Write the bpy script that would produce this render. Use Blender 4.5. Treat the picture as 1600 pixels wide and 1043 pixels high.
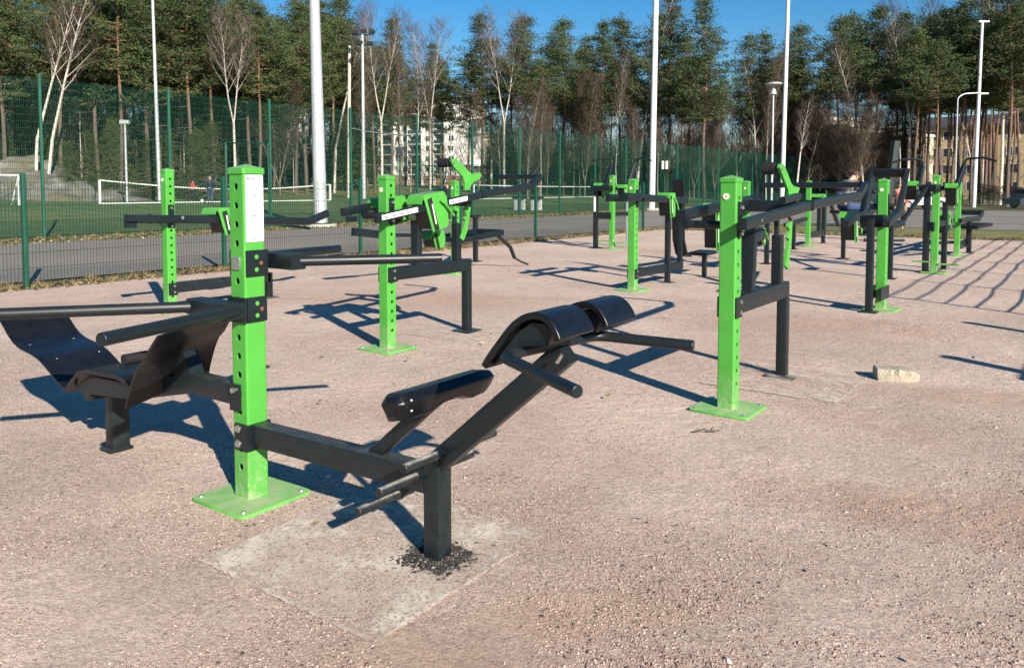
import bpy, math, random
import numpy as np
from mathutils import Vector, Matrix
for o in list(bpy.data.objects): bpy.data.objects.remove(o)
SC = bpy.context.scene
COL = SC.collection
R = math.radians
# ---------------------------------------------------------------- camera, sky, sun, exposure
# world axes follow the grid of the gym yard; the camera stands at the origin, 1.5 m up, turned 36 degrees left of +Y
YAW, PITCH, FPX, PX, PY, EYE = R(36), R(3.25), 1250.0, 800.0, 365.0, 1.5
cd = bpy.data.cameras.new('camera'); cam = bpy.data.objects.new('camera', cd); COL.objects.link(cam)
cam.location = (0, 0, EYE); cam.rotation_euler = (R(90) - PITCH, 0, YAW)
cd.sensor_width = 36; cd.lens = FPX / 1600 * 36; cd.shift_y = -(1043 / 2 - PY) / 1600
cd.clip_start = 0.05; cd.clip_end = 3000
SC.camera = cam
SUN_DIR = Vector((-0.895 * 1.97, 0.445 * 1.97, -1.0)).normalized()
wd = bpy.data.worlds.new('World'); SC.world = wd; wd.use_nodes = True
nt = wd.node_tree; bgn = nt.nodes['Background']
sky = nt.nodes.new('ShaderNodeTexSky'); sky.sky_type = 'NISHITA'; sky.sun_disc = False
sky.sun_elevation = R(26.9); sky.sun_rotation = math.atan2(0.895, -0.445)
sky.altitude = 50; sky.air_density = 1.0; sky.dust_density = 0.25; sky.ozone_density = 3.0
hsv = nt.nodes.new('ShaderNodeHueSaturation'); hsv.inputs['Saturation'].default_value = 1.42; hsv.inputs['Value'].default_value = 1.25; nt.links.new(sky.outputs[0], hsv.inputs['Color']); nt.links.new(hsv.outputs[0], bgn.inputs[0]); bgn.inputs[1].default_value = 0.05
sl = bpy.data.lights.new('sun', 'SUN'); sl.energy = 5.0; sl.angle = R(0.53); sl.color = (1.0, 0.90, 0.76)
so = bpy.data.objects.new('sun', sl); COL.objects.link(so); so.rotation_euler = SUN_DIR.to_track_quat('-Z', 'Y').to_euler()
so.location = (20, -20, 30)
SC.view_settings.view_transform = 'Standard'; SC.view_settings.look = 'None'
SC.view_settings.exposure = 0.97; SC.view_settings.gamma = 1
SC.cycles.max_bounces = 6; SC.cycles.transparent_max_bounces = 12
# ---------------------------------------------------------------- geometry of the place
_r = Vector((math.cos(YAW), math.sin(YAW), 0)); _f = Vector((-math.sin(YAW), math.cos(YAW), 0))
_fw = _f * math.cos(PITCH) + Vector((0, 0, -math.sin(PITCH))); _up = _f * math.sin(PITCH) + Vector((0, 0, math.cos(PITCH)))
def P(x, y, X=None, Y=None, Z=None):
    """the point on a plane X=, Y= or Z= of the place that was surveyed at (x, y) of the photograph"""
    d = _r * ((x - PX) / FPX) + _up * ((PY - y) / FPX) + _fw
    i, c = (0, X) if X is not None else ((1, Y) if Y is not None else (2, Z))
    o = (0, 0, EYE); t = (c - o[i]) / d[i]
    return Vector((d[0] * t, d[1] * t, EYE + d[2] * t))
def far(x, D):
    """ground position at distance D along the bearing x"""
    v = _r * ((x - PX) / FPX * D) + _f * D
    return v.x, v.y
def hz(y, D): return EYE + (294 - y) * D / FPX
def sstep(t): t = min(1, max(0, t)); return t * t * (3 - 2 * t)
def tz(x, y):
    v = -x
    return 0.6 * sstep((v - 26.5) / 17.5) + 1.3 * sstep((v - 44) / 41)
# ---------------------------------------------------------------- helpers
class MB:
    def __init__(s): s.v = []; s.f = []
    def add(s, vs, fs):
        n = len(s.v); s.v += [tuple(v) for v in vs]; s.f += [tuple(i + n for i in f) for f in fs]; return s
    def sweep(s, rings, cap=True, close=False):
        n = len(rings[0]); vs = [p for r_ in rings for p in r_]; fs = []
        m = len(rings)
        for k in range(m if close else m - 1):
            a, b = k * n, ((k + 1) % m) * n
            for i in range(n): fs.append((a + i, a + (i + 1) % n, b + (i + 1) % n, b + i))
        if cap and not close: fs += [tuple(range(n))[::-1], tuple(range((m - 1) * n, m * n))]
        return s.add(vs, fs)
    def beam(s, p0, p1, w, h, up=(0, 0, 1), ch=0.006):
        """rectangular tube with rounded long edges; w sideways, h along up"""
        p0, p1 = Vector(p0), Vector(p1); d = (p1 - p0).normalized(); up = Vector(up)
        sd = d.cross(up)
        if sd.length < 1e-4: sd = d.cross(Vector((0, 1, 0)))
        sd.normalize(); u = sd.cross(d).normalized(); pr = []
        for cx, cy, a0 in ((1, 1, 0), (-1, 1, 90), (-1, -1, 180), (1, -1, 270)):
            for a in (0, 45, 90):
                t = R(a0 + a); pr.append((cx * (w / 2 - ch) + ch * math.cos(t), cy * (h / 2 - ch) + ch * math.sin(t)))
        return s.sweep([[c + sd * a + u * b for a, b in pr] for c in (p0, p1)])
    def path(s, pts, w, h, up=(0, 0, 1), ch=0.006):
        """rectangular tube along a bent path in one piece"""
        pts = [Vector(p) for p in pts]; rings = []; up = Vector(up)
        for i, p in enumerate(pts):
            a = (p - pts[i - 1]).normalized() if i else (pts[1] - p).normalized()
            b = (pts[i + 1] - p).normalized() if i < len(pts) - 1 else a
            d = (a + b).normalized(); k = 1 / max(0.5, d.dot(a)); sd = d.cross(up)
            if sd.length < 1e-4: sd = d.cross(Vector((0, 1, 0)))
            sd.normalize(); u = sd.cross(d).normalized(); pr = []
            for cx, cy, a0 in ((1, 1, 0), (-1, 1, 90), (-1, -1, 180), (1, -1, 270)):
                for g in (0, 45, 90):
                    t = R(a0 + g); pr.append((cx * (w / 2 - ch) + ch * math.cos(t), cy * (h / 2 - ch) + ch * math.sin(t)))
            rings.append([p + sd * x_ + u * (y_ * k) for x_, y_ in pr])
        return s.sweep(rings)
    def tube(s, pts, r, seg=14, bend=0.0, r1=None, cap=True):
        pts = [Vector(p) for p in pts]
        if bend and len(pts) > 2:
            q = [pts[0]]
            for i in range(1, len(pts) - 1):
                a, b, c = pts[i - 1], pts[i], pts[i + 1]; da = (a - b).normalized(); dc = (c - b).normalized()
                A, C_ = b + da * bend, b + dc * bend
                for k in range(6): t = k / 5; q.append(A * (1 - t) ** 2 + b * 2 * t * (1 - t) + C_ * t * t)
            pts = q + [pts[-1]]
        rings = []; prev = None; n = len(pts)
        for i, p in enumerate(pts):
            d = ((pts[min(i + 1, n - 1)] - pts[max(i - 1, 0)])).normalized()
            if prev is None:
                u = Vector((0, 0, 1)) if abs(d.z) < 0.9 else Vector((1, 0, 0)); u = (u - d * u.dot(d)).normalized()
            else: u = (prev - d * prev.dot(d)).normalized()
            prev = u; w = d.cross(u); rr = r if r1 is None else r + (r1 - r) * i / (n - 1)
            rings.append([p + (u * math.cos(2 * math.pi * k / seg) + w * math.sin(2 * math.pi * k / seg)) * rr for k in range(seg)])
        return s.sweep(rings, cap)
    def prism(s, pts, off):
        off = Vector(off); return s.sweep([[Vector(p) for p in pts], [Vector(p) + off for p in pts]])
    def box(s, c, d, ch=0.0):
        c = Vector(c)
        if ch: return s.beam(c - Vector((0, d[1] / 2, 0)), c + Vector((0, d[1] / 2, 0)), d[0], d[2], ch=ch)
        vs = [(c.x + a * d[0] / 2, c.y + b * d[1] / 2, c.z + e * d[2] / 2) for e in (-1, 1) for a, b in ((-1, -1), (1, -1), (1, 1), (-1, 1))]
        return s.add(vs, [(3, 2, 1, 0), (4, 5, 6, 7), (0, 1, 5, 4), (1, 2, 6, 5), (2, 3, 7, 6), (3, 0, 4, 7)])
    def ball(s, c, r, n=10, sc=(1, 1, 1)):
        c = Vector(c); rings = []
        for i in range(n + 1):
            t = math.pi * (0.02 + 0.96 * i / n)
            rings.append([c + Vector((r * sc[0] * math.sin(t) * math.cos(2 * math.pi * k / n), r * sc[1] * math.sin(t) * math.sin(2 * math.pi * k / n), r * sc[2] * math.cos(t))) for k in range(n)])
        return s.sweep(rings)
    def sheet(s, prof, off, th):
        """bent plate: a line of points swept by off, with thickness th"""
        prof = [Vector(p) for p in prof]; off = Vector(off); o_ = off.normalized(); loop = []; bk = []
        for i, p in enumerate(prof):
            a = prof[max(i - 1, 0)]; b = prof[min(i + 1, len(prof) - 1)]; n = (b - a).normalized().cross(o_).normalized() * th / 2
            loop.append(p + n); bk.append(p - n)
        return s.prism(loop + bk[::-1], off)
def mesh_obj(name, vs, fs, m, parent=None, smooth=True, loc=None, ang=35):
    me = bpy.data.meshes.new(name); me.from_pydata([tuple(v) for v in vs], [], fs); me.update()
    if smooth:
        me.polygons.foreach_set('use_smooth', [True] * len(me.polygons)); me.set_sharp_from_angle(angle=R(ang))
    if m is not None: me.materials.append(m)
    o = bpy.data.objects.new(name, me); COL.objects.link(o)
    if parent: o.parent = parent
    if loc is not None: o.location = loc
    return o
def worldloc(o):
    v = Vector((0, 0, 0))
    while o: v += o.location; o = o.parent
    return v
def part(root, name, mb, m, label=None, smooth=True, ang=35):
    L = worldloc(root); o = mesh_obj(name, [Vector(v) - L for v in mb.v], mb.f, m, root, smooth, ang=ang)
    if label: o['label'] = label
    return o
def tag(o, label=None, cat=None, group=None, kind=None):
    if label: o['label'] = label
    if cat: o['category'] = cat
    if group: o['group'] = group
    if kind: o['kind'] = kind
    return o
def thing(name, loc, label, cat, group=None):
    o = bpy.data.objects.new(name, None); COL.objects.link(o); o.location = loc; o.empty_display_size = 0.3
    return tag(o, label, cat, group)
def solo(name, mb, m, label, cat, group=None, loc=(0, 0, 0), smooth=True):
    L = Vector(loc); o = mesh_obj(name, [Vector(v) - L for v in mb.v], mb.f, m, None, smooth, loc)
    return tag(o, label, cat, group)
def copy_tree(o, parent=None):
    c = o.copy(); COL.objects.link(c); c.parent = parent
    for ch in list(o.children): copy_tree(ch, c)
    return c
# ---------------------------------------------------------------- materials
def newmat(name):
    m = bpy.data.materials.new(name); m.use_nodes = True; t = m.node_tree
    return m, t, t.nodes['Principled BSDF'], t.nodes, t.links
def ramp(N, L, src, stops, interp='LINEAR'):
    r_ = N.new('ShaderNodeValToRGB'); r_.color_ramp.interpolation = interp; e = r_.color_ramp.elements
    while len(e) < len(stops): e.new(0.5)
    for i, (p, c) in enumerate(stops): e[i].position = p; e[i].color = (*c, 1) if len(c) == 3 else c
    if src is not None: L.new(src, r_.inputs[0])
    return r_.outputs[0]
def noise(N, L, sc, det=4, vec=None, rough=0.55):
    n = N.new('ShaderNodeTexNoise'); n.inputs['Scale'].default_value = sc; n.inputs['Detail'].default_value = det; n.inputs['Roughness'].default_value = rough
    if vec is not None: L.new(vec, n.inputs['Vector'])
    return n.outputs[0]
def mixc(N, L, f, a, b, mode='MIX'):
    n = N.new('ShaderNodeMix'); n.data_type = 'RGBA'; n.blend_type = mode
    for i, v in ((0, f), (6, a), (7, b)):
        if isinstance(v, (int, float)): n.inputs[i].default_value = v
        elif isinstance(v, tuple): n.inputs[i].default_value = (*v, 1)
        else: L.new(v, n.inputs[i])
    return n.outputs[2]
def math_(N, L, op, a, b=0.0, cl=False):
    n = N.new('ShaderNodeMath'); n.operation = op; n.use_clamp = cl
    for i, v in ((0, a), (1, b)):
        if isinstance(v, (int, float)): n.inputs[i].default_value = v
        else: L.new(v, n.inputs[i])
    return n.outputs[0]
def bump(N, L, B, h, st=0.3, d=0.01):
    b = N.new('ShaderNodeBump'); b.inputs['Strength'].default_value = st; b.inputs['Distance'].default_value = d
    L.new(h, b.inputs['Height']); L.new(b.outputs[0], B.inputs['Normal'])
def simple(name, c, rough=0.5, var=0.15, sc=8, metal=0.0, spec=0.5, dust=None, bmp=0.0, splash=None):
    m, t, B, N, L = newmat(name); tc = N.new('ShaderNodeTexCoord').outputs['Object']
    nz = noise(N, L, sc, 5, tc)
    c2 = tuple(min(1, x * (1 + var)) for x in c); c1 = tuple(x * (1 - var) for x in c)
    col = ramp(N, L, nz, [(0.3, c1), (0.7, c2)])
    rg = math_(N, L, 'MULTIPLY_ADD', nz, 0.25); L.new(rg, B.inputs['Roughness']); rg.node.inputs[2].default_value = rough - 0.12
    if dust:
        dc, amt = dust; g = N.new('ShaderNodeNewGeometry'); sp = N.new('ShaderNodeSeparateXYZ'); L.new(g.outputs['Normal'], sp.inputs[0])
        upf = math_(N, L, 'SUBTRACT', sp.outputs[2], 0.55, True); n2 = ramp(N, L, noise(N, L, 11, 7, tc, 0.75), [(0.36, (.12, .12, .12)), (0.66, (1, 1, 1))])
        f = math_(N, L, 'MULTIPLY', math_(N, L, 'MULTIPLY', upf, amt * 2.2), n2, True)
        n3 = ramp(N, L, noise(N, L, 3.5, 7, tc, 0.75), [(0.52, (0, 0, 0)), (0.75, (1, 1, 1))])
        f = math_(N, L, 'ADD', f, math_(N, L, 'MULTIPLY', n3, 0.09 * amt), True)
        col = mixc(N, L, f, col, dc)
    if splash:
        sz = N.new('ShaderNodeSeparateXYZ'); L.new(tc, sz.inputs[0]); mr = N.new('ShaderNodeMapRange'); mr.inputs['From Min'].default_value = 0.0; mr.inputs['From Max'].default_value = 0.30; mr.inputs['To Min'].default_value = 0.95; mr.inputs['To Max'].default_value = 0.0; L.new(sz.outputs[2], mr.inputs['Value'])
        nn = ramp(N, L, noise(N, L, 26, 8, tc, 0.8), [(0.42, (0, 0, 0)), (0.62, (1, 1, 1))]); col = mixc(N, L, math_(N, L, 'MULTIPLY', mr.outputs[0], math_(N, L, 'MULTIPLY', nn, 0.75)), col, DUST)
        mp2 = N.new('ShaderNodeMapping'); mp2.inputs['Scale'].default_value = (60, 60, 1.6); L.new(tc, mp2.inputs[0]); st_ = ramp(N, L, noise(N, L, 1, 4, mp2.outputs[0], 0.6), [(0.60, (0, 0, 0)), (0.72, (1, 1, 1))]); col = mixc(N, L, math_(N, L, 'MULTIPLY', st_, 0.16), col, splash)
    L.new(col, B.inputs['Base Color']); B.inputs['Metallic'].default_value = metal; B.inputs['Specular IOR Level'].default_value = spec
    if bmp: bump(N, L, B, noise(N, L, sc * 6, 4, tc), bmp, 0.004)
    return m
DUST = (0.42, 0.36, 0.31)
M = {}
M['green'] = simple('green powder coat', (0.062, 0.320, 0.040), 0.45, 0.10, 5, dust=(DUST, 0.5), splash=(0.12, 0.22, 0.08))
M['bar_worn'] = simple('bar with paint worn off', (0.012, 0.016, 0.019), 0.42, 0.3, 20, spec=0.45, dust=((0.30, 0.29, 0.26), 1.6))
M['plate_green'] = simple('dusty green steel', (0.10, 0.42, 0.06), 0.6, 0.15, 9, dust=((0.40, 0.37, 0.28), 0.85))
M['dark'] = simple('anthracite powder coat', (0.0060, 0.011, 0.014), 0.40, 0.12, 4, spec=0.45, dust=((0.05, 0.053, 0.055), 0.3))
M['dark_worn'] = simple('worn anthracite steel', (0.009, 0.014, 0.017), 0.38, 0.3, 20, spec=0.45, dust=((0.10, 0.095, 0.085), 0.6))
M['pad'] = simple('black rubber pad', (0.005, 0.006, 0.008), 0.30, 0.25, 18, spec=0.4, dust=((0.035, 0.035, 0.037), 0.2))
M['foam'] = simple('black foam roller', (0.006, 0.006, 0.008), 0.75, 0.2, 30)
M['steel'] = simple('zinc bolt steel', (0.55, 0.55, 0.55), 0.32, 0.1, 30, metal=0.9)
M['capwhite'] = simple('cream plastic cap', (0.78, 0.75, 0.62), 0.4, 0.05, 30)
M['red'] = simple('red print', (0.62, 0.04, 0.06), 0.5, 0.1, 30)
M['pink'] = simple('faded red print', (0.62, 0.22, 0.27), 0.5, 0.2, 60)
M['paper'] = simple('white laminated sign', (0.80, 0.80, 0.82), 0.35, 0.03, 6)
M['ink'] = simple('grey ink', (0.16, 0.16, 0.18), 0.6, 0.2, 50)
M['inkdark'] = simple('dark ink', (0.06, 0.06, 0.07), 0.6, 0.2, 50)
M['fence'] = simple('green fence coating', (0.005, 0.050, 0.032), 0.45, 0.12, 3)
M['fencepost'] = simple('green post coating', (0.005, 0.060, 0.038), 0.4, 0.12, 3)
M['tallfence'] = simple('weathered green fence coating', (0.009, 0.080, 0.052), 0.55, 0.15, 3)
M['white'] = simple('white paint', (0.78, 0.78, 0.76), 0.5, 0.05, 3)
M['concrete'] = simple('concrete', (0.42, 0.40, 0.35), 0.85, 0.25, 25, bmp=0.4)
M['asphaltcrumb'] = simple('asphalt crumbs', (0.035, 0.035, 0.035), 0.9, 0.6, 60, bmp=0.6)
M['whitepole'] = simple('white powder coated pole', (0.60, 0.61, 0.62), 0.45, 0.08, 2)
M['wood'] = simple('grey weathered wood', (0.45, 0.41, 0.34), 0.8, 0.2, 6)
M['glass'] = simple('dark window glass', (0.035, 0.045, 0.06), 0.12, 0.3, 0.3)
M['skin'] = simple('skin', (0.55, 0.31, 0.22), 0.5, 0.08, 20)
M['hair'] = simple('dark brown hair', (0.035, 0.022, 0.015), 0.7, 0.3, 60)
M['denim'] = simple('blue trousers', (0.03, 0.055, 0.13), 0.85, 0.2, 20)
M['navy'] = simple('dark navy jacket', (0.012, 0.018, 0.035), 0.7, 0.2, 20)
M['redcloth'] = simple('red shirt', (0.65, 0.05, 0.04), 0.8, 0.15, 20)
M['blackcloth'] = simple('black cloth', (0.01, 0.01, 0.012), 0.85, 0.2, 20)
def mat_galv():
    m, t, B, N, L = newmat('galvanised steel'); tc = N.new('ShaderNodeTexCoord').outputs['Object']
    mp = N.new('ShaderNodeMapping'); mp.inputs['Scale'].default_value = (3, 3, 1); L.new(tc, mp.inputs[0])
    v = N.new('ShaderNodeTexVoronoi'); v.inputs['Scale'].default_value = 9; L.new(mp.outputs[0], v.inputs['Vector'])
    a = ramp(N, L, v.outputs['Color'], [(0.1, (0.34, 0.37, 0.40)), (0.9, (0.52, 0.55, 0.57))])
    b = mixc(N, L, ramp(N, L, noise(N, L, 1.3, 6, tc, 0.7), [(0.45, (0, 0, 0)), (0.7, (0.7, 0.7, 0.7))]), a, (0.38, 0.40, 0.42))
    L.new(b, B.inputs['Base Color']); B.inputs['Roughness'].default_value = 0.5; B.inputs['Metallic'].default_value = 0.25
    return m
M['galv'] = mat_galv()
def mat_gravel(name, concrete=False):
    m, t, B, N, L = newmat(name); tc = N.new('ShaderNodeTexCoord').outputs['Object']
    wz = noise(N, L, 40, 2, tc); wv = N.new('ShaderNodeVectorMath'); wv.operation = 'ADD'; L.new(tc, wv.inputs[0])
    cw = N.new('ShaderNodeVectorMath'); cw.operation = 'SCALE'; n_ = N.new('ShaderNodeTexNoise'); n_.inputs['Scale'].default_value = 60; L.new(tc, n_.inputs['Vector'])
    L.new(n_.outputs['Color'], cw.inputs[0]); cw.inputs['Scale'].default_value = 0.006; L.new(cw.outputs[0], wv.inputs[1])
    def vor(sc):
        v = N.new('ShaderNodeTexVoronoi'); v.inputs['Scale'].default_value = sc; L.new(wv.outputs[0], v.inputs['Vector'])
        s_ = N.new('ShaderNodeSeparateColor'); L.new(v.outputs['Color'], s_.inputs[0]); return v.outputs['Distance'], s_.outputs[0], s_.outputs[1]
    d1, a1, b1 = vor(115); d2, a2, b2 = vor(300)
    stops = [(0.0, (0.13, 0.10, 0.088)), (0.13, (0.28, 0.21, 0.19)), (0.3, (0.44, 0.345, 0.29)), (0.6, (0.56, 0.45, 0.38)), (0.85, (0.63, 0.53, 0.455)), (1.0, (0.76, 0.69, 0.61))]
    col = mixc(N, L, 0.5, ramp(N, L, a1, stops), ramp(N, L, a2, stops))
    # wear in large patches: fine pale dust and redder, damper grit
    p1 = ramp(N, L, noise(N, L, 0.55, 6, tc, 0.62), [(0.42, (0, 0, 0)), (0.62, (1, 1, 1))])
    col = mixc(N, L, math_(N, L, 'MULTIPLY', p1, 0.50), col, (0.63, 0.52, 0.435))
    p2 = ramp(N, L, noise(N, L, 0.33, 5, N_off(N, L, tc, (7, 3, 0)), 0.6), [(0.50, (0, 0, 0)), (0.68, (1, 1, 1))])
    col = mixc(N, L, math_(N, L, 'MULTIPLY', p2, 0.50), col, (0.43, 0.29, 0.235))
    p3 = ramp(N, L, noise(N, L, 5, 6, N_off(N, L, tc, (1, 9, 0)), 0.75), [(0.56, (0, 0, 0)), (0.72, (1, 1, 1))])
    col = mixc(N, L, math_(N, L, 'MULTIPLY', p3, 0.32), col, (0.28, 0.205, 0.17))
    # the reddish worn streak across the yard and the dry trodden one
    sx = N.new('ShaderNodeSeparateXYZ'); L.new(tc, sx.inputs[0])
    def blob(cx, cy, ax, ay, ang):
        ca, sa = math.cos(ang), math.sin(ang)
        dx = math_(N, L, 'SUBTRACT', sx.outputs[0], cx); dy = math_(N, L, 'SUBTRACT', sx.outputs[1], cy)
        u = math_(N, L, 'ADD', math_(N, L, 'MULTIPLY', dx, ca / ax), math_(N, L, 'MULTIPLY', dy, sa / ax))
        v = math_(N, L, 'SUBTRACT', math_(N, L, 'MULTIPLY', dy, ca / ay), math_(N, L, 'MULTIPLY', dx, sa / ay))
        q = math_(N, L, 'ADD', math_(N, L, 'MULTIPLY', u, u), math_(N, L, 'MULTIPLY', v, v))
        nz = noise(N, L, 2.6, 6, tc, 0.7); q2 = math_(N, L, 'ADD', q, math_(N, L, 'MULTIPLY', math_(N, L, 'SUBTRACT', nz, 0.5), 2.2))
        return ramp(N, L, q2, [(0.1, (1, 1, 1)), (1.5, (0, 0, 0))])
    s1 = blob(-0.35, 4.15, 1.25, 0.42, R(14)); col = mixc(N, L, math_(N, L, 'MULTIPLY', s1, 0.50), col, (0.36, 0.225, 0.155))
    for bb in ((-1.35, 2.45, .55, .22, R(40), (0.50, 0.35, 0.24)), (-1.6, 1.75, .5, .3, R(10), (0.45, 0.33, 0.24)), (-0.6, 6.6, .9, .35, R(20), (0.38, 0.24, 0.17)), (-2.6, 9.0, 2.2, .8, R(15), (0.40, 0.26, 0.19)), (-7.5, 8.0, 3, 1.2, R(30), (0.42, 0.28, 0.20))):
        col = mixc(N, L, math_(N, L, 'MULTIPLY', blob(*bb[:5]), 0.45), col, bb[5])
    h = math_(N, L, 'ADD', math_(N, L, 'MULTIPLY', d1, -0.9), math_(N, L, 'MULTIPLY', d2, -0.4))
    rough_m = ramp(N, L, noise(N, L, 1.1, 5, N_off(N, L, tc, (4, 4, 4)), 0.65), [(0.38, (0.35, 0.35, 0.35)), (0.62, (1, 1, 1))])
    h = math_(N, L, 'MULTIPLY', math_(N, L, 'ADD', h, math_(N, L, 'MULTIPLY', noise(N, L, 55, 8, tc, 0.85), 2.6)), rough_m)
    h = math_(N, L, 'ADD', h, math_(N, L, 'MULTIPLY', noise(N, L, 7, 6, tc, 0.7), 5.0))
    gm = ramp(N, L, noise(N, L, 38, 9, tc, 0.9), [(0.36, (0.66, 0.63, 0.62)), (0.50, (1.0, 1.0, 1.0)), (0.66, (1.22, 1.20, 1.18))])
    col = mixc(N, L, 1.0, col, gm, 'MULTIPLY'); col = mixc(N, L, 1.0, col, (1.02, 0.995, 0.985), 'MULTIPLY'); L.new(col, B.inputs['Base Color']); B.inputs['Roughness'].default_value = 0.95; B.inputs['Specular IOR Level'].default_value = 0.15
    bump(N, L, B, h, 1.0, 0.0062)
    return m
def N_off(N, L, vec, off):
    mp = N.new('ShaderNodeMapping'); mp.inputs['Location'].default_value = off; L.new(vec, mp.inputs[0]); return mp.outputs[0]
M['gravel'] = mat_gravel('reddish crushed gravel')
def mat_patch(name, stops, sc, bsc=40, bst=0.4, sc2=0.4, tint=None, rough=0.9):
    m, t, B, N, L = newmat(name); tc = N.new('ShaderNodeTexCoord').outputs['Object']
    c = ramp(N, L, noise(N, L, sc, 8, tc, 0.7), stops)
    if tint: c = mixc(N, L, ramp(N, L, noise(N, L, sc2, 5, tc, 0.6), [(0.42, (0, 0, 0)), (0.62, (0.8, 0.8, 0.8))]), c, tint)
    L.new(c, B.inputs['Base Color']); B.inputs['Roughness'].default_value = rough; B.inputs['Specular IOR Level'].default_value = 0.2
    bump(N, L, B, noise(N, L, bsc, 4, tc), bst, 0.02)
    return m
M['asphalt'] = mat_patch('old asphalt', [(0.3, (0.15, 0.135, 0.125)), (0.7, (0.24, 0.22, 0.205))], 12, 60, 0.3, 0.25, (0.23, 0.205, 0.185))
M['grass'] = mat_patch('early spring grass', [(0.3, (0.06, 0.09, 0.02)), (0.7, (0.22, 0.21, 0.07))], 6, 50, 0.8, 0.5, (0.26, 0.21, 0.12))
M['floor'] = mat_patch('woodland floor', [(0.3, (0.05, 0.045, 0.02)), (0.7, (0.17, 0.13, 0.07))], 1.2, 10, 0.8, 0.1, (0.07, 0.085, 0.03))
M['turf'] = mat_patch('artificial turf', [(0.3, (0.055, 0.100, 0.036)), (0.7, (0.105, 0.160, 0.06))], 1.2, 80, 0.3, 0.09, (0.13, 0.145, 0.06))
M['rock'] = mat_patch('granite outcrop', [(0.35, (0.08, 0.075, 0.065)), (0.65, (0.26, 0.25, 0.23))], 1.3, 4, 1.0, 0.35, (0.13, 0.12, 0.07))
M['stone'] = mat_patch('broken paving stone', [(0.35, (0.22, 0.20, 0.165)), (0.65, (0.48, 0.44, 0.36))], 14, 60, 0.7, 4, (0.36, 0.33, 0.26))
def mat_island(name, stops, rough=0.8, spec=0.2, trans=0.0):
    m, t, B, N, L = newmat(name); g = N.new('ShaderNodeNewGeometry')
    c = ramp(N, L, g.outputs['Random Per Island'], stops)
    oi = N.new('ShaderNodeObjectInfo'); v = math_(N, L, 'MULTIPLY_ADD', oi.outputs['Random'], 0.35); v.node.inputs[2].default_value = 0.8
    hs = N.new('ShaderNodeHueSaturation'); L.new(v, hs.inputs['Value']); L.new(c, hs.inputs['Color'])
    L.new(hs.outputs[0], B.inputs['Base Color']); B.inputs['Roughness'].default_value = rough; B.inputs['Specular IOR Level'].default_value = spec
    if trans:
        tr = N.new('ShaderNodeBsdfTranslucent'); L.new(hs.outputs[0], tr.inputs[0]); mx = N.new('ShaderNodeMixShader'); mx.inputs[0].default_value = trans
        L.new(B.outputs[0], mx.inputs[1]); L.new(tr.outputs[0], mx.inputs[2]); L.new(mx.outputs[0], N['Material Output'].inputs[0])
    return m
M['needles'] = mat_island('pine needles', [(0, (0.045, 0.070, 0.030)), (0.6, (0.068, 0.098, 0.040)), (1, (0.105, 0.130, 0.048))], trans=0.15)
M['spruce'] = mat_island('spruce needles', [(0, (0.020, 0.035, 0.014)), (0.6, (0.045, 0.07, 0.022)), (1, (0.10, 0.12, 0.035))], trans=0.1)
M['youngneedles'] = mat_island('olive young spruce needles', [(0, (0.035, 0.050, 0.014)), (0.6, (0.060, 0.078, 0.022)), (1, (0.10, 0.105, 0.035))], trans=0.1)  # olive green of the young spruces, tone varied at random per needle card
M['twig'] = mat_island('bare twigs', [(0, (0.07, 0.05, 0.045)), (0.6, (0.12, 0.09, 0.08)), (1, (0.20, 0.16, 0.14))])
M['browntwig'] = mat_island('brown undergrowth twigs', [(0, (0.045, 0.033, 0.025)), (0.6, (0.085, 0.062, 0.046)), (1, (0.15, 0.115, 0.09))])
M['pebble'] = mat_island('loose pebbles', [(0, (0.10, 0.08, 0.07)), (0.15, (0.22, 0.155, 0.13)), (0.45, (0.38, 0.28, 0.235)), (0.85, (0.50, 0.385, 0.33)), (0.985, (0.56, 0.47, 0.40)), (1, (0.72, 0.66, 0.59))], rough=0.85)
M['grit'] = mat_island('dark grit', [(0, (0.06, 0.05, 0.045)), (0.5, (0.16, 0.12, 0.105)), (1, (0.28, 0.22, 0.19))], rough=0.9)
M['crumb'] = mat_island('dark crumbs', [(0, (0.02, 0.02, 0.02)), (0.7, (0.06, 0.055, 0.05)), (1, (0.22, 0.19, 0.17))], rough=0.9)
M['litter'] = mat_island('dead leaves', [(0, (0.10, 0.07, 0.035)), (0.5, (0.26, 0.19, 0.10)), (0.9, (0.42, 0.34, 0.21)), (1, (0.10, 0.14, 0.03))], rough=0.9)
def mat_trunk(name, low, high, z0, z1, marks=None):
    m, t, B, N, L = newmat(name); tc = N.new('ShaderNodeTexCoord').outputs['Object']; s_ = N.new('ShaderNodeSeparateXYZ'); L.new(tc, s_.inputs[0])
    f = math_(N, L, 'ADD', s_.outputs[2], math_(N, L, 'MULTIPLY', noise(N, L, 1.2, 4, tc), 4.0))
    mr = N.new('ShaderNodeMapRange'); mr.inputs['From Min'].default_value = z0; mr.inputs['From Max'].default_value = z1; L.new(f, mr.inputs['Value'])
    c = mixc(N, L, mr.outputs[0], low, high)
    mp = N.new('ShaderNodeMapping'); mp.inputs['Scale'].default_value = (1, 1, 0.25 if marks is None else 5); L.new(tc, mp.inputs[0])
    c = mixc(N, L, ramp(N, L, noise(N, L, 9 if marks is None else 1.6, 6, mp.outputs[0], 0.75), [(0.5, (0, 0, 0)), (0.66, (0.8, 0.8, 0.8))]), c, marks or tuple(x * 0.35 for x in low))
    L.new(c, B.inputs['Base Color']); B.inputs['Roughness'].default_value = 0.9
    return m
M['pinebark'] = mat_trunk('pine bark', (0.11, 0.085, 0.07), (0.24, 0.125, 0.07), 7, 15)
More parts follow.
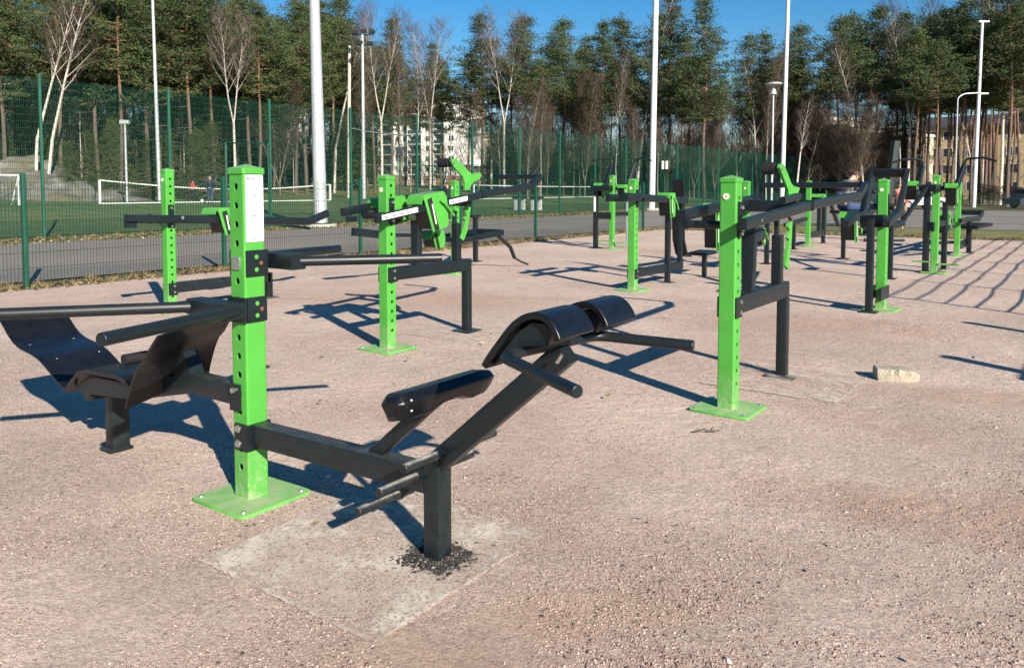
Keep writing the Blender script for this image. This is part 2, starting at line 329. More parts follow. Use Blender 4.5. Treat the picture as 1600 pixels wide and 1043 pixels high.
M['birchbark'] = mat_trunk('birch bark', (0.60, 0.56, 0.50), (0.40, 0.36, 0.32), 6, 15, (0.07, 0.06, 0.055))
M['greybark'] = mat_trunk('grey bark', (0.20, 0.17, 0.14), (0.28, 0.24, 0.20), 4, 14)
# ---------------------------------------------------------------- ground and its sheets
def grid_sheet(name, xs, ys, dz, m, fz=tz, inside=None, kind='structure'):
    xs, ys = list(xs), list(ys); nx = len(xs); vs = []; fs = []
    for y in ys:
        for x in xs: vs.append((x, y, fz(x, y) + dz))
    for j in range(len(ys) - 1):
        for i in range(nx - 1):
            if inside and not inside((xs[i] + xs[i + 1]) / 2, (ys[j] + ys[j + 1]) / 2): continue
            a = j * nx + i; fs.append((a, a + 1, a + 1 + nx, a + nx))
    o = mesh_obj(name, vs, fs, m, None, True, (0, 0, 0), 60); o['kind'] = kind; return o
def rng_(a, b, st): n = max(1, int(round((b - a) / st))); return [a + (b - a) * i / n for i in range(n + 1)]
XS = [-1500, -700, -350, -250, -200, -160, -130, -110] + rng_(-100, -24, 1.5) + rng_(-20, 60, 8) + [90, 150, 300, 700, 1500]
YS = [-600, -200, -80, -40] + rng_(-20, 120, 5) + [140, 180, 250, 400, 800, 2000]
grid_sheet('ground', XS, YS, -0.03, M['floor'])
grid_sheet('grass_field', [-26, -25, -24, -23.4] + rng_(-13.9, 60, 10), rng_(-20, 26, 6) + [26.95, 33.6], -0.012, M['grass'], inside=lambda x, y: x < -23 or (x > -13.95 and y > 26.5))
grid_sheet('grass_bank', rng_(-95, -25.9, 1.5), rng_(-30, 130, 8), 0.0, M['grass'])
grid_sheet('sports_field', rng_(-56, -26.4, 1.2), rng_(-30, 95, 6), 0.03, M['turf'])
grid_sheet('asphalt_path', rng_(-23.4, -13.9, 3), rng_(-30, 130, 10), 0.0, M['asphalt'])
grid_sheet('parking_lot', rng_(-13.9, 70, 8), rng_(33.5, 62, 5), 0.0, M['asphalt'])
def near_z(x, y):
    return 0.010 * math.sin(x * 1.3 + y * 0.7) * math.sin(y * 1.1 - x * 0.4) - 0.002
grid_sheet('gravel_yard', rng_(-12.75, 40, 0.5), rng_(-6, 26.9, 0.5), 0.0, M['gravel'], fz=lambda x, y: near_z(x, y) * min(1, max(0, (x + 12.75) / 2)))
# painted lines on the field
def line_sheet(name, p0, p1, w, m, dz=0.045):
    p0, p1 = Vector(p0), Vector(p1); n = max(2, int((p1 - p0).length / 1.5)); d = (p1 - p0).normalized(); s_ = Vector((-d.y, d.x)) * w / 2
    vs = []; fs = []
    for i in range(n + 1):
        p = p0.lerp(p1, i / n)
        for k in (-1, 1): q = p + s_ * k; vs.append((q.x, q.y, tz(q.x, q.y) + dz))
    for i in range(n): fs.append((2 * i, 2 * i + 1, 2 * i + 3, 2 * i + 2))
    o = mesh_obj(name, vs, fs, m, None, False, (0, 0, 0)); o['kind'] = 'structure'; return o
M['fadedline'] = simple('faded field paint', (0.24, 0.29, 0.22), 0.8, 0.3, 3)
for a, b in (((-31, -20), (-31, 95)), ((-40, 12), (-40, 95)), ((-31, 18), (-44, 18)), ((-31, 38), (-44, 38)), ((-31, 58), (-44, 58)), ((-36, -20), (-36, 18))):
    line_sheet('field_line', a, b, 0.10, M['fadedline'])
# loose pebbles over the near gravel
def pebbles(name, n, xf, size, m, flat=0.6, z=0.0, kind='stuff'):
    g = np.random.default_rng(11 + n)
    P0 = xf(g, n); n = len(P0)
    base = np.array([[1, 0, 0], [0, 1, 0], [-1, 0, 0], [0, -1, 0], [0, 0, 1], [0, 0, -1]], float)
    F = np.array([[0, 1, 4], [1, 2, 4], [2, 3, 4], [3, 0, 4], [1, 0, 5], [2, 1, 5], [3, 2, 5], [0, 3, 5]])
    sz = size(g, n)[:, None, None]
    V = base[None] * (1 + 0.45 * g.standard_normal((n, 6, 3)) * 0.6) + g.standard_normal((n, 6, 3)) * 0.22
    a = g.uniform(0, 6.28, n); c, s = np.cos(a), np.sin(a); st = g.uniform(0.7, 1.5, n)
    V[:, :, 0] *= st[:, None]; V[:, :, 2] *= flat
    x = V[:, :, 0] * c[:, None] - V[:, :, 1] * s[:, None]; y = V[:, :, 0] * s[:, None] + V[:, :, 1] * c[:, None]
    V[:, :, 0], V[:, :, 1] = x, y
    V = V * sz; V[:, :, :2] += P0[:, None, :2]; V[:, :, 2] += P0[:, 2][:, None] + z + sz[:, :, 0] * 0.12
    me = bpy.data.meshes.new(name); nv, nf = n * 6, n * 8
    me.vertices.add(nv); me.vertices.foreach_set('co', V.reshape(-1).astype(np.float32))
    idx = (F[None] + (np.arange(n) * 6)[:, None, None]).reshape(-1).astype(np.int32)
    me.loops.add(nf * 3); me.loops.foreach_set('vertex_index', idx); me.polygons.add(nf)
    me.polygons.foreach_set('loop_start', np.arange(0, nf * 3, 3, dtype=np.int32)); me.update(calc_edges=True)
    me.materials.append(m); o = bpy.data.objects.new(name, me); COL.objects.link(o); o['kind'] = kind; return o
def yard_pts(g, n, rmin=2.0, rmax=9.5, pw=1.35):
    # denser towards the camera; wedge of the yard that the photo shows
    D = rmin * (rmax / rmin) ** (g.uniform(0, 1, n) ** pw); t = g.uniform(-0.70, 0.70, n)
    X = t * D
    from mathutils import noise as mn
    r_ = np.array([_r.x, _r.y]); f_ = np.array([_f.x, _f.y]); Q = X[:, None] * r_ + D[:, None] * f_
    k = np.array([mn.fractal(Vector((a * 1.6, b * 1.6, .5)), 1.0, 2.0, 3) for a, b in Q[:n]]); Q = Q[k + g.uniform(-.55, .25, n) > -.12]
    z = np.array([near_z(a, b) for a, b in Q]); return np.column_stack([Q, z])
pebbles('loose_gravel', 230000, yard_pts, lambda g, n: 0.0020 + 0.0042 * g.uniform(0, 1, n) ** 4, M['pebble'], 0.65)
pebbles('scattered_stones', 500, lambda g, n: yard_pts(g, n, 2.2, 16, 0.8), lambda g, n: 0.006 + 0.009 * g.uniform(0, 1, n) ** 4, M['pebble'], 0.6)
pebbles('dark_grit', 14000, lambda g, n: yard_pts(g, n, 2.2, 12, 1.0), lambda g, n: 0.003 + 0.006 * g.uniform(0, 1, n) ** 5, M['grit'], 0.45)
# cast concrete slabs just under the gravel, showing through
def mat_slab():
    m, t, B, N, L = newmat('dusty concrete slab'); tc = N.new('ShaderNodeTexCoord').outputs['Object']; uv = N.new('ShaderNodeAttribute'); uv.attribute_name = 'edge'
    c = ramp(N, L, noise(N, L, 7, 8, tc, 0.75), [(0.35, (0.54, 0.47, 0.40)), (0.65, (0.68, 0.61, 0.52))])
    v = N.new('ShaderNodeTexVoronoi'); v.inputs['Scale'].default_value = 110; L.new(tc, v.inputs['Vector']); s_ = N.new('ShaderNodeSeparateColor'); L.new(v.outputs['Color'], s_.inputs[0])
    c = mixc(N, L, ramp(N, L, s_.outputs[0], [(0.86, (0, 0, 0)), (0.9, (0.7, 0.7, 0.7))]), c, (0.22, 0.15, 0.135))
    L.new(c, B.inputs['Base Color']); B.inputs['Roughness'].default_value = 0.95; B.inputs['Specular IOR Level'].default_value = 0.1
    cov = math_(N, L, 'ADD', noise(N, L, 3.0, 9, tc, 0.78), math_(N, L, 'MULTIPLY', uv.outputs['Fac'], 0.30))
    al = ramp(N, L, cov, [(0.50, (0, 0, 0)), (0.70, (.85, .85, .85))])
    L.new(al, B.inputs['Alpha']); bump(N, L, B, v.outputs['Distance'], 0.3, 0.004); return m
M['slab'] = mat_slab()
def slab(x0, x1, y0, y1, strength=0.35):
    n = 40; vs = []; fs = []; ed = []; srnd = random.Random(int(x0 * 100))
    for j in range(n + 1):
        for i in range(n + 1):
            x = x0 + (x1 - x0) * i / n; y = y0 + (y1 - y0) * j / n; e = min(i, j, n - i, n - j)
            vs.append((x + srnd.gauss(0, .004), y + srnd.gauss(0, .004), near_z(x, y) + 0.009)); ed.append(strength + (.30 if (e == 0 and (i == n or j == 0)) else -.10 if e < 2 else 0) + srnd.gauss(0, .12 if e < 3 else .05))
    for j in range(n):
        for i in range(n): a = j * (n + 1) + i; fs.append((a, a + 1, a + n + 2, a + n + 1))
    o = mesh_obj('concrete_slab', vs, fs, M['slab'], None, True, (0, 0, 0)); o['kind'] = 'structure'
    at = o.data.attributes.new('edge', 'FLOAT', 'POINT'); at.data.foreach_set('value', ed); return o
# ---------------------------------------------------------------- fences
def wires(L_, z0, z1, dx, dzs, w, dbl=False):
    """one welded mesh panel in local x-z"""
    mb = MB(); n = int(L_ / dx)
    def bar(p0, p1, r_):
        p0, p1 = Vector(p0), Vector(p1); d = (p1 - p0).normalized(); u = Vector((0, 1, 0)); w_ = d.cross(u)
        mb.sweep([[c + (u * math.cos(a) + w_ * math.sin(a)) * r_ for a in (0.5, 2.6, 4.7)] for c in (p0, p1)], False)
    for i in range(n + 1): bar((i * L_ / n, 0, z0), (i * L_ / n, 0, z1), w)
    for z in dzs:
        for s_ in ((-0.007, 0.007) if dbl else (0.005,)):
            p = (0, s_, z); bar(p, (L_, s_, z), w * 1.15)
    return mb
def mesh_fence(name, pts, posts, h, z0, label, pw, pm, wm, dx, zs, wr, dbl=False, top=0.05, gz=tz, posttop=None, n_sub=1):
    root = thing(name, (pts[0].x, pts[0].y, gz(pts[0].x, pts[0].y)), label, 'fence'); cache = {}
    for i, p in enumerate(pts):
        q = posts[i] if posts else p
        if q:
            b = MB(); g = gz(p.x, p.y); b.beam((p.x, p.y, g - 0.1), (p.x, p.y, g + h + top), pw, pw * 0.75, up=(pts[-1] - pts[0]).to_3d().normalized(), ch=0.006); part(root, 'post', b, pm)
    for i in range(len(pts) - 1):
        a, b = pts[i], pts[i + 1]; L_ = (b - a).length; key = round(L_, 2)
        if key not in cache:
            mb = wires(L_, z0, h, dx, zs, wr, dbl); cache[key] = mesh_obj('panel', mb.v, mb.f, wm, root, False)
            o = cache[key]
        else: o = cache[key].copy(); COL.objects.link(o)
        o.parent = root; o.location = Vector((a.x, a.y, (gz(a.x, a.y)))) - root.location; o.rotation_euler = (0, 0, math.atan2(b.y - a.y, b.x - a.x))
    return root
V2 = lambda x, y: Vector((x, y))
pl = [V2(-12.85, 5.35 - 3.37 * 4 + 3.37 * k) for k in range(11)] 
mesh_fence('yard_fence', pl, None, 1.62, 0.06, 'low dark green welded mesh fence between the gravel yard and the asphalt path', 0.075, M['fencepost'], M['fence'], 0.05, [0.07 + 0.235 * k for k in range(7)] , 0.0038, top=0.10)
cx = pl[-1]
pr_ = [V2(-12.85 + 2.9 * k, 27.1) for k in range(0, 19)]
mesh_fence('back_fence', pr_, [0] + [1] * 18, 1.35, 0.06, 'low mesh fence across the far end of the gravel yard before the grey road', 0.06, M['fencepost'], M['fence'], 0.05, [0.07 + 0.2 * k for k in range(7)], 0.003, top=0.08)
pt_ = [V2(-25.35, 11.1 - 4.08 * 6 + 4.08 * k) for k in range(28)]
mesh_fence('tall_ball_fence', pt_, None, 4.75, 0.05, 'five metre tall green mesh fence running along the sports field', 0.10, M['tallfence'], M['tallfence'], 0.05, [0.06 + 0.2 * k for k in range(24)], 0.0048, dbl=False, top=0.12)
# gate frame in the tall fence
g = MB(); a = far(355, 31.2); b = far(421, 31.2)
t = thing('gate_frame', (a[0], a[1], 0), 'green steel gate frame standing in line with the tall fence, behind the nearest post', 'gate')
g.path([(a[0], a[1], 0), (a[0], a[1], 3.25), (b[0], b[1], 3.25), (b[0], b[1], 0)], 0.08, 0.08, up=(0.6, 0.8, 0)); part(t, 'frame', g, M['tallfence'])
# sports net frame (small cage) behind the second row
t = thing('net_frame', (*far(672, 42), 0.4), 'dark green trapezoid net frame standing on the sports field', 'net frame')
g = MB()
c = [Vector((*far(643, 42), 0.35)), Vector((*far(652, 42.0), 2.72)), Vector((*far(698, 42.6), 2.62)), Vector((*far(688, 42.6), 0.35))]
g.tube([c[0], c[1], c[2], c[3]], 0.035, 8, 0.05); part(t, 'frame', g, M['fencepost']); g = MB()
for k in range(1, 14):
    g.tube([c[0].lerp(c[3], k / 14), c[1].lerp(c[2], k / 14)], 0.008, 4)
for k in range(1, 16): g.tube([c[0].lerp(c[1], k / 16), c[3].lerp(c[2], k / 16)], 0.008, 4)
part(t, 'net', g, M['fence'])
# ---------------------------------------------------------------- leaf litter strips and weeds
def litter(name, x0, x1, y0, y1, n, m, sz=0.03, up=0.3, seed=3, z=0.0):
    g = np.random.default_rng(seed); vs = []; fs = []
    P0 = np.column_stack([g.uniform(x0, x1, n), g.uniform(y0, y1, n)])
    for i in range(n):
        a = g.uniform(0, 6.28); s_ = sz * g.uniform(0.4, 1.3); t_ = g.uniform(-up, up); u = Vector((math.cos(a), math.sin(a), t_)) * s_; w = Vector((-math.sin(a), math.cos(a), g.uniform(-up, up))) * s_ * 0.5
        c = Vector((P0[i, 0], P0[i, 1], z + 0.012 + abs(g.standard_normal()) * 0.012)); k = len(vs); vs += [c - u, c + w, c + u, c - w]; fs.append((k, k + 1, k + 2, k + 3))
    o = mesh_obj(name, vs, fs, m, None, False, (0, 0, 0)); o['kind'] = 'stuff'; return o
litter('leaf_litter', -13.35, -12.55, 0, 27, 7000, M['litter'], 0.035, 0.5, 3)
litter('leaf_litter_by_road', -12, 20, 26.8, 27.5, 5000, M['litter'], 0.05, 0.6, 4)
litter('verge_litter', -25.7, -23.0, 6, 60, 7000, M['litter'], 0.06, 0.5, 6)
def tuft_mass(name, pts, m, n=60, h=0.25, seed=1):
    g = random.Random(seed); vs = []; fs = []
    for (x, y) in pts:
        for _ in range(n):
            a = g.uniform(0, 6.28); d = g.uniform(0, 0.12); b = Vector((x + d * math.cos(a), y + d * math.sin(a), tz(x, y))); hh = h * g.uniform(0.4, 1.1)
            tip = b + Vector((g.uniform(-.12, .12), g.uniform(-.12, .12), hh)); s_ = Vector((math.sin(a), -math.cos(a), 0)) * 0.006; k = len(vs)
            vs += [b - s_, b + s_, tip]; fs.append((k, k + 1, k + 2))
    o = mesh_obj(name, vs, fs, m, None, False, (0, 0, 0)); o['kind'] = 'stuff'; return o
litter('yard_leaves', -12, 8, 1.5, 24, 420, M['litter'], 0.022, 0.5, 8)
gg = random.Random(5)
tuft_mass('dry_grass', [(-12.95 + gg.uniform(-0.35, 0.3), gg.uniform(1, 26.5)) for _ in range(260)] + [(gg.uniform(-12, 16), 27.1 + gg.uniform(-0.3, 0.4)) for _ in range(300)] + [(-25.3 + gg.uniform(-.5, .6), gg.uniform(5, 60)) for _ in range(300)], M['litter'], 26, 0.13, 2)
# ---------------------------------------------------------------- trees
def cards(rnd, vs, fs, c, n, rad, L_, w, flat=0.6, out=None):
    for _ in range(n):
        d = Vector((rnd.gauss(0, 1), rnd.gauss(0, 1), rnd.gauss(0, 1) * flat)); p = c + Vector((d.x * rad, d.y * rad, d.z * rad)) * 0.55
        a = Vector((rnd.gauss(0, 1), rnd.gauss(0, 1), rnd.gauss(0.25, 0.7))).normalized() * L_ * rnd.uniform(0.5, 1.1)
        b = a.cross(Vector((rnd.gauss(0, 1), rnd.gauss(0, 1), rnd.gauss(0, 1)))); b = b.normalized() * w * 0.5 if b.length > 1e-5 else Vector((w / 2, 0, 0))
        k = len(vs); vs += [p - b * 0.6, p + a * 0.5 - b, p + a, p + a * 0.5 + b]; fs.append((k, k + 1, k + 2, k + 3))
def limb(mb, pts, r0, r1, seg=4): mb.tube(pts, r0, seg, r1=r1, cap=False)
def tree_root(name, label, cat, group): return thing(name, (0, 0, 0), label, cat, group)
def mk_pine(seed, H, cb=0.42, W=0.15, dens=1.0, mn='needles', name='pine_tree', full=False):
    rnd = random.Random(seed); root = tree_root(name, '', 'tree', None); tr = MB(); lean = Vector((rnd.uniform(-.5, .5), rnd.uniform(-.5, .5), 0))
    tp = [Vector((lean.x * t * t + 0.12 * math.sin(t * 9 + seed), lean.y * t * t + 0.12 * math.cos(t * 7 + seed), H * t)) for t in [i / 10 for i in range(11)]]
    def at(t): f = t * 10; i = min(9, int(f)); return tp[i].lerp(tp[i + 1], f - i)
    tr.tube([tp[0] - Vector((0, 0, .3))] + tp[1:], H * 0.0095, 8, r1=0.03, cap=False); vs = []; fs = []
    for _ in range(12):   # dead stubs below the crown
        t = rnd.uniform(0.15, cb + 0.1); a = rnd.uniform(0, 6.28); p = at(t); q = p + Vector((math.cos(a), math.sin(a), rnd.uniform(-0.2, 0.2))) * rnd.uniform(0.4, 1.8); limb(tr, [p, q], 0.03, 0.008, 3)
    nl = int((62 if not full else 80) * dens)
    for i in range(nl):
        wh = 13; u = (i + rnd.random()) / nl
        if not full: u = min(.995, (int(u * wh) + .5 + rnd.gauss(0, .26)) / wh); u = max(0, u)
        t = cb + (0.99 - cb) * u; a = i * 2.4 + rnd.uniform(-.5, .5)
        prof = (min(1, 0.5 + u * 2.6) * (1 - u) ** 1.0 * 1.32 + 0.07) if not full else (1.02 - u) ** 0.85
        L_ = H * W * prof * (rnd.uniform(0.45, 1.30) if not full else rnd.uniform(.6, 1.15)); p = at(t); rise = rnd.uniform(0.0, 0.45) + 0.5 * u if not full else rnd.uniform(-0.45, -0.05)
        d = Vector((math.cos(a), math.sin(a), rise)).normalized(); q = p + d * L_; m_ = p + d * L_ * 0.5 + Vector((0, 0, -0.12 * L_ if not full else 0.05))
        limb(tr, [p, m_, q], 0.05 * (1 - u) + 0.02, 0.012, 3)
        nc = max(2, int(L_ * (1.9 if not full else 2.6)))
        for k in range(nc):
            s = 0.25 + 0.78 * (k + rnd.random()) / nc; c = (p.lerp(m_, s * 2) if s < .5 else m_.lerp(q, s * 2 - 1)) + Vector((rnd.gauss(0, .3), rnd.gauss(0, .3), rnd.gauss(0, .06))) * (0.4 + L_ * 0.16) + Vector((0, 0, .10 * L_ * s * s if not full else 0))
            cards(rnd, vs, fs, c, int(rnd.uniform(40, 62) if not full else rnd.uniform(20, 34) * (1 if H > 10 else 2.2)), rnd.uniform(0.55, 0.95) * (1 if H > 10 else .5), 0.32 if H > 10 else .17, 0.085 if H > 10 else .035, 0.22 if not full else .4)
    cards(rnd, vs, fs, tp[-1], 30, 0.4, 0.4, 0.1, 1.0)
    part(root, 'trunk', tr, M['pinebark']); b = MB(); b.v = [tuple(v) for v in vs]; b.f = fs; part(root, 'crown', b, M[mn], smooth=False); return root
def mk_bare(seed, H, bark, twig, name='birch_tree', fork=False, r0=None, spread=1.0, tw=1.0, start=0.3):
    rnd = random.Random(seed); root = tree_root(name, '', 'tree', None); tr = MB(); vs = []; fs = []
    def twigs(c, d, n):
        for _ in range(n):
            e = (d + Vector((rnd.gauss(0, .5), rnd.gauss(0, .5), rnd.gauss(0.0, .45)))).normalized(); L_ = rnd.uniform(0.5, 1.4); w = Vector((-e.y, e.x, 0.3)).normalized() * 0.012
            p = c + Vector((rnd.gauss(0, .15), rnd.gauss(0, .15), rnd.gauss(0, .15))); q = p + e * L_ * 0.6; s = q + (e + Vector((rnd.gauss(0, .3), rnd.gauss(0, .3), -0.25))).normalized() * L_ * 0.5
            k = len(vs); vs.extend([p - w, p + w, q + w * .8, q - w * .8, s]); fs.append((k, k + 1, k + 2, k + 3)); fs.append((k + 3, k + 2, k + 4))
            for _ in range(2):
                e2 = (e + Vector((rnd.gauss(0, .6), rnd.gauss(0, .6), rnd.gauss(0, .5)))).normalized(); b = p.lerp(q, rnd.random()); k = len(vs); vs.extend([b - w * .6, b + w * .6, b + e2 * rnd.uniform(.3, .8)]); fs.append((k, k + 1, k + 2))
    def grow(p, d, L_, r, dep):
        n = 4; pts = [p]; dd = d.copy()
        for i in range(n): dd = (dd + Vector((rnd.gauss(0, .06), rnd.gauss(0, .06), 0.06 if dep else 0.02))).normalized(); pts.append(pts[-1] + dd * L_ / n)
        tgt = MB() if dep >= 2 else tr; limb(tgt, pts, r, max(0.008, r * (0.35 if dep else 0.16)), 6 if dep == 0 else (4 if dep == 1 else 3))
        if dep >= 2: k0 = len(vs); vs.extend(tgt.v); fs.extend(tuple(i + k0 for i in f) for f in tgt.f)
        if dep >= 2: twigs(pts[-1], dd, int(5 * tw)); twigs(pts[2], dd, int(4 * tw)); return
        nb = int((20 if dep == 0 else 6) * (0.7 if L_ < 5 and dep == 0 else 1))
        for k in range(nb):
            t = (start + (0.98 - start) * (k + rnd.random()) / nb) if dep == 0 else 0.25 + 0.75 * (k + rnd.random()) / nb
            f = t * n; i = min(n - 1, int(f)); c = pts[i].lerp(pts[i + 1], f - i); a = k * 2.4 + rnd.uniform(-.6, .6)
            side = Vector((math.cos(a), math.sin(a), 0)); e = (dd * (0.9 if dep == 0 else 0.7) + side * rnd.uniform(0.5, 0.95) * spread).normalized()
            l2 = (H * 0.20 * (1.15 - t) ** 0.55 if dep == 0 else L_ * rnd.uniform(.35, .6)) * rnd.uniform(.7, 1.15)
            grow(c, e, l2, max(0.012, r * (0.30 if dep == 0 else .45) * (1.1 - t * .6)), dep + 1)
        twigs(pts[-1], dd, int(6 * tw))
    r0 = r0 or H * 0.0075
    if fork:
        p = Vector((0, 0, H * fork)); limb(tr, [(0, 0, -.3), (0.05, 0, H * fork * .5), p], r0, r0 * .8, 8)
        for a in (0.3, 3.3): grow(p, Vector((math.cos(a) * .28, math.sin(a) * .28, 1)).normalized(), H * (1 - fork), r0 * .6, 0)
    else: grow(Vector((0, 0, -.2)), Vector((rnd.uniform(-.05, .05), rnd.uniform(-.05, .05), 1)).normalized(), H, r0, 0)
    part(root, 'trunk', tr, bark); b = MB(); b.v = [tuple(v) for v in vs]; b.f = fs; part(root, 'crown', b, twig, smooth=False); return root
PINES = [mk_pine(3, 20, .46, .205, 1.0), mk_pine(8, 20, .40, .215, 1.1), mk_pine(15, 20, .56, .195, .9), mk_pine(21, 20, .38, .185, 1.1), mk_pine(34, 20, .52, .22, .95), mk_pine(38, 20, .64, .20, .8)]
SPRUCE = [mk_pine(41, 18, .05, .15, 1.35, 'spruce', 'spruce_tree', True), mk_pine(47, 18, .12, .13, 1.2, 'spruce', 'spruce_tree', True)]
YOUNG = [mk_pine(51, 6, .02, .30, 1.0, 'youngneedles', 'young_spruce', True), mk_pine(57, 6, .02, .36, .9, 'youngneedles', 'young_spruce', True)]
BIRCH = [mk_bare(5, 20, M['birchbark'], M['twig'], spread=.7, start=.42, tw=.7), mk_bare(12, 20, M['birchbark'], M['twig'], fork=.42, spread=.7, tw=.7), mk_bare(19, 20, M['birchbark'], M['twig'], spread=.6, start=.5, tw=.7)]
GREY = [mk_bare(25, 15, M['greybark'], M['browntwig'], 'bare_tree', tw=1.2, spread=1.1, start=.15), mk_bare(29, 11, M['greybark'], M['browntwig'], 'bare_tree', fork=.1, tw=1.4, start=.1)]
THIN = [mk_bare(61, 15, M['birchbark'], M['browntwig'], 'sapling', r0=.05, spread=.5, tw=.7, start=.5), mk_bare(67, 14, M['greybark'], M['browntwig'], 'sapling', r0=.05, spread=.55, tw=.7, start=.45)]
used = set(); trnd = random.Random(77)
H0 = {}
for k_, l_ in ((20, PINES), (18, SPRUCE), (6, YOUNG), (20, BIRCH)): 
    for t_ in l_: H0[t_.name] = k_
for t_, h_ in zip(GREY + THIN, (15, 11, 15, 14)): H0[t_.name] = h_
def plant(protos, x, ytop, D, label, group, pick=None, rot=None):
    p = protos[pick if pick is not None else trnd.randrange(len(protos))]; H = H0[p.name]
    if p.name not in used: used.add(p.name); o = p
    else: o = copy_tree(p)
    X, Y = far(x, D); z = tz(X, Y); h = hz(ytop, D) - z; s = h / H
    o.location = (X, Y, z - 0.05); sw = s if .75 < s < 1.5 else (0.75 + s) / 2 if s < .75 else (1.5 + s) / 2
    o.scale = (sw, sw, s); o.rotation_euler = (0, 0, trnd.uniform(0, 6.28) if rot is None else rot); o['label'] = label; 
    if group: o['group'] = group
    elif 'group' in o: del o['group']
    return o
Z3 = [(450, 'in the wood on the left behind the ball fence'), (740, 'in the wood around the white apartment block'), (1130, 'in the wood behind the middle of the gravel yard'), (2000, 'in the wood before the brick apartment houses')]
def zone(x):
    for lim, s_ in Z3:
        if x < lim: return s_
def pine(x, y, D, pick=None):
    if pick is None: pick = trnd.randrange(5)
    plant(PINES, x, y, D, 'tall dark green pine ' + zone(x), 'pines ' + zone(x), pick)
def spruce(x, y, D, pick=None): plant(SPRUCE, x, y, D, 'dark narrow spruce ' + zone(x), 'spruces ' + zone(x), pick)
def birch(x, y, D, pick=None, label=None): plant(BIRCH, x, y, D, label or 'bare white birch ' + zone(x), None if label else 'birches ' + zone(x), pick)
def grey(x, y, D, pick=None): plant(GREY, x, y, D, 'bare brown broadleaf tree ' + zone(x), 'bare trees ' + zone(x), pick)
def thin(x, y, D, pick=None): plant(THIN, x, y, D, 'thin bare sapling ' + zone(x), 'saplings ' + zone(x), pick)
# front trees one can pick out
birch(56, -60, 56, 2, 'white birch with the thicker trunk of the pair at the left edge'); birch(73, -70, 57, 0, 'white birch with the slimmer trunk, right of its twin at the left edge')
birch(368, 35, 60, 1, 'forked white birch just left of the front green post top'); birch(523, 5, 78, 2, 'tall white birch right of the big galvanised mast')
birch(597, 30, 74, 1, 'wide forked birch right of the floodlight mast'); birch(673, 50, 88, 1, 'forked birch before the white apartment block')
birch(652, 38, 92, 0, 'slender birch before the middle of the white apartment block'); birch(788, 38, 88, 1, 'birch among pines right of the white apartment block')
birch(993, 2, 86, 0, 'pale bare birch left of the tall white pole'); birch(1352, 60, 72, 0, 'straight white birch trunk behind the kneeling man')
birch(1418, 18, 80, 1, 'wide forked birch left of the brick apartment house'); birch(1245, 150, 66, 2, 'short thin birch right of the pair of white poles'); birch(1562, -20, 74, 1, 'forked birch at the upper right corner')
L1 = [(-60, -90, 62), (-20, -60, 66), (22, -80, 66), (108, -90, 68), (140, -40, 72), (176, -70, 66), (214, -30, 70), (248, -60, 76), (285, -40, 66), (318, -50, 72), (392, -25, 68), (414, 30, 84), (447, 45, 88), (478, -25, 74), (505, 10, 84)]
for a in L1: pine(*a, pick=(0, 1, 3)[int(a[0]) % 3])
for x, y, D in [(612, 30, 86), (690, 95, 98), (672, 72, 104), (755, 28, 92), (733, 82, 96), (820, 27, 90), (800, 70, 100), (880, 32, 90), (862, 74, 104), (905, 80, 104), (938, 34, 88), (967, 28, 92), (1043, 0, 84), (1024, 22, 90), (1100, -2, 78), (1075, 60, 98), (1166, 58, 88), (1196, 52, 92), (1246, 40, 84), (1228, 80, 96), (1308, 28, 80), (1335, 24, 88), (1366, 12, 84), (1398, 22, 86), (1440, 40, 92), (1466, 18, 78), (1498, 2, 70), (1530, -14, 76), (1575, -25, 66), (1612, -30, 70), (1650, -20, 72), (1548, 20, 90), (1480, 60, 96)]: pine(x, y, D, None if x < 1290 else (2, 4, 5)[int(x) % 3])
for x, y, D in [(538, -5, 84), (558, 40, 94), (575, 60, 90), (990, 90, 104), (920, 60, 100), (1290, 100, 98), (1410, 60, 100)]: spruce(x, y, D)
for x, y, D in [(112, 205, 52), (142, 190, 53), (172, 176, 55), (232, 200, 54), (268, 192, 56), (300, 188, 55), (332, 176, 53), (85, 200, 60), (20, 195, 62), (-10, 190, 60), (190, 165, 62), (310, 170, 66)]:
    plant(YOUNG, x, y + 18, D, 'bushy young spruce low behind the ball fence on the left', 'young spruces behind the ball fence')
for k in range(15): x = -30 + k * 31 + trnd.uniform(-9, 9); spruce(x, trnd.uniform(60, 130), trnd.uniform(84, 98))
for x, y, D in ((-40, -60, 58), (8, -70, 60), (100, -60, 60), (155, -50, 62), (192, -60, 61), (232, -55, 63), (270, -50, 62), (300, -55, 61), (335, -20, 64), (408, 5, 66), (430, 40, 70), (465, 10, 70), (495, 0, 78), (522, 30, 80), (548, 45, 82), (585, 70, 84), (625, 60, 96)): pine(x, y, D)
for _ in range(20):   # a second, deeper row
    x = trnd.uniform(-60, 560); pine(x, trnd.uniform(-10, 60), trnd.uniform(80, 110))
for _ in range(9): x = trnd.uniform(780, 1260); pine(x, trnd.uniform(90, 135), trnd.uniform(105, 125), 5)
for _ in range(20): x = trnd.uniform(1270, 1680); pine(x, trnd.uniform(50, 100), trnd.uniform(86, 100), (2, 5, 5)[trnd.randrange(3)])
for _ in range(26):
    x = trnd.uniform(430, 1300); y_ = trnd.uniform(120, 200)
    if not 585 < x < 735: grey(x, y_, trnd.uniform(80, 104))
for _ in range(11): x = trnd.uniform(1240, 1420); grey(x, trnd.uniform(140, 205), trnd.uniform(64, 100))
for _ in range(12): x = trnd.uniform(-20, 440); grey(x, trnd.uniform(40, 150), trnd.uniform(66, 90))
for _ in range(44): x = trnd.uniform(420, 1320); thin(x, trnd.uniform(90, 190), trnd.uniform(70, 98))
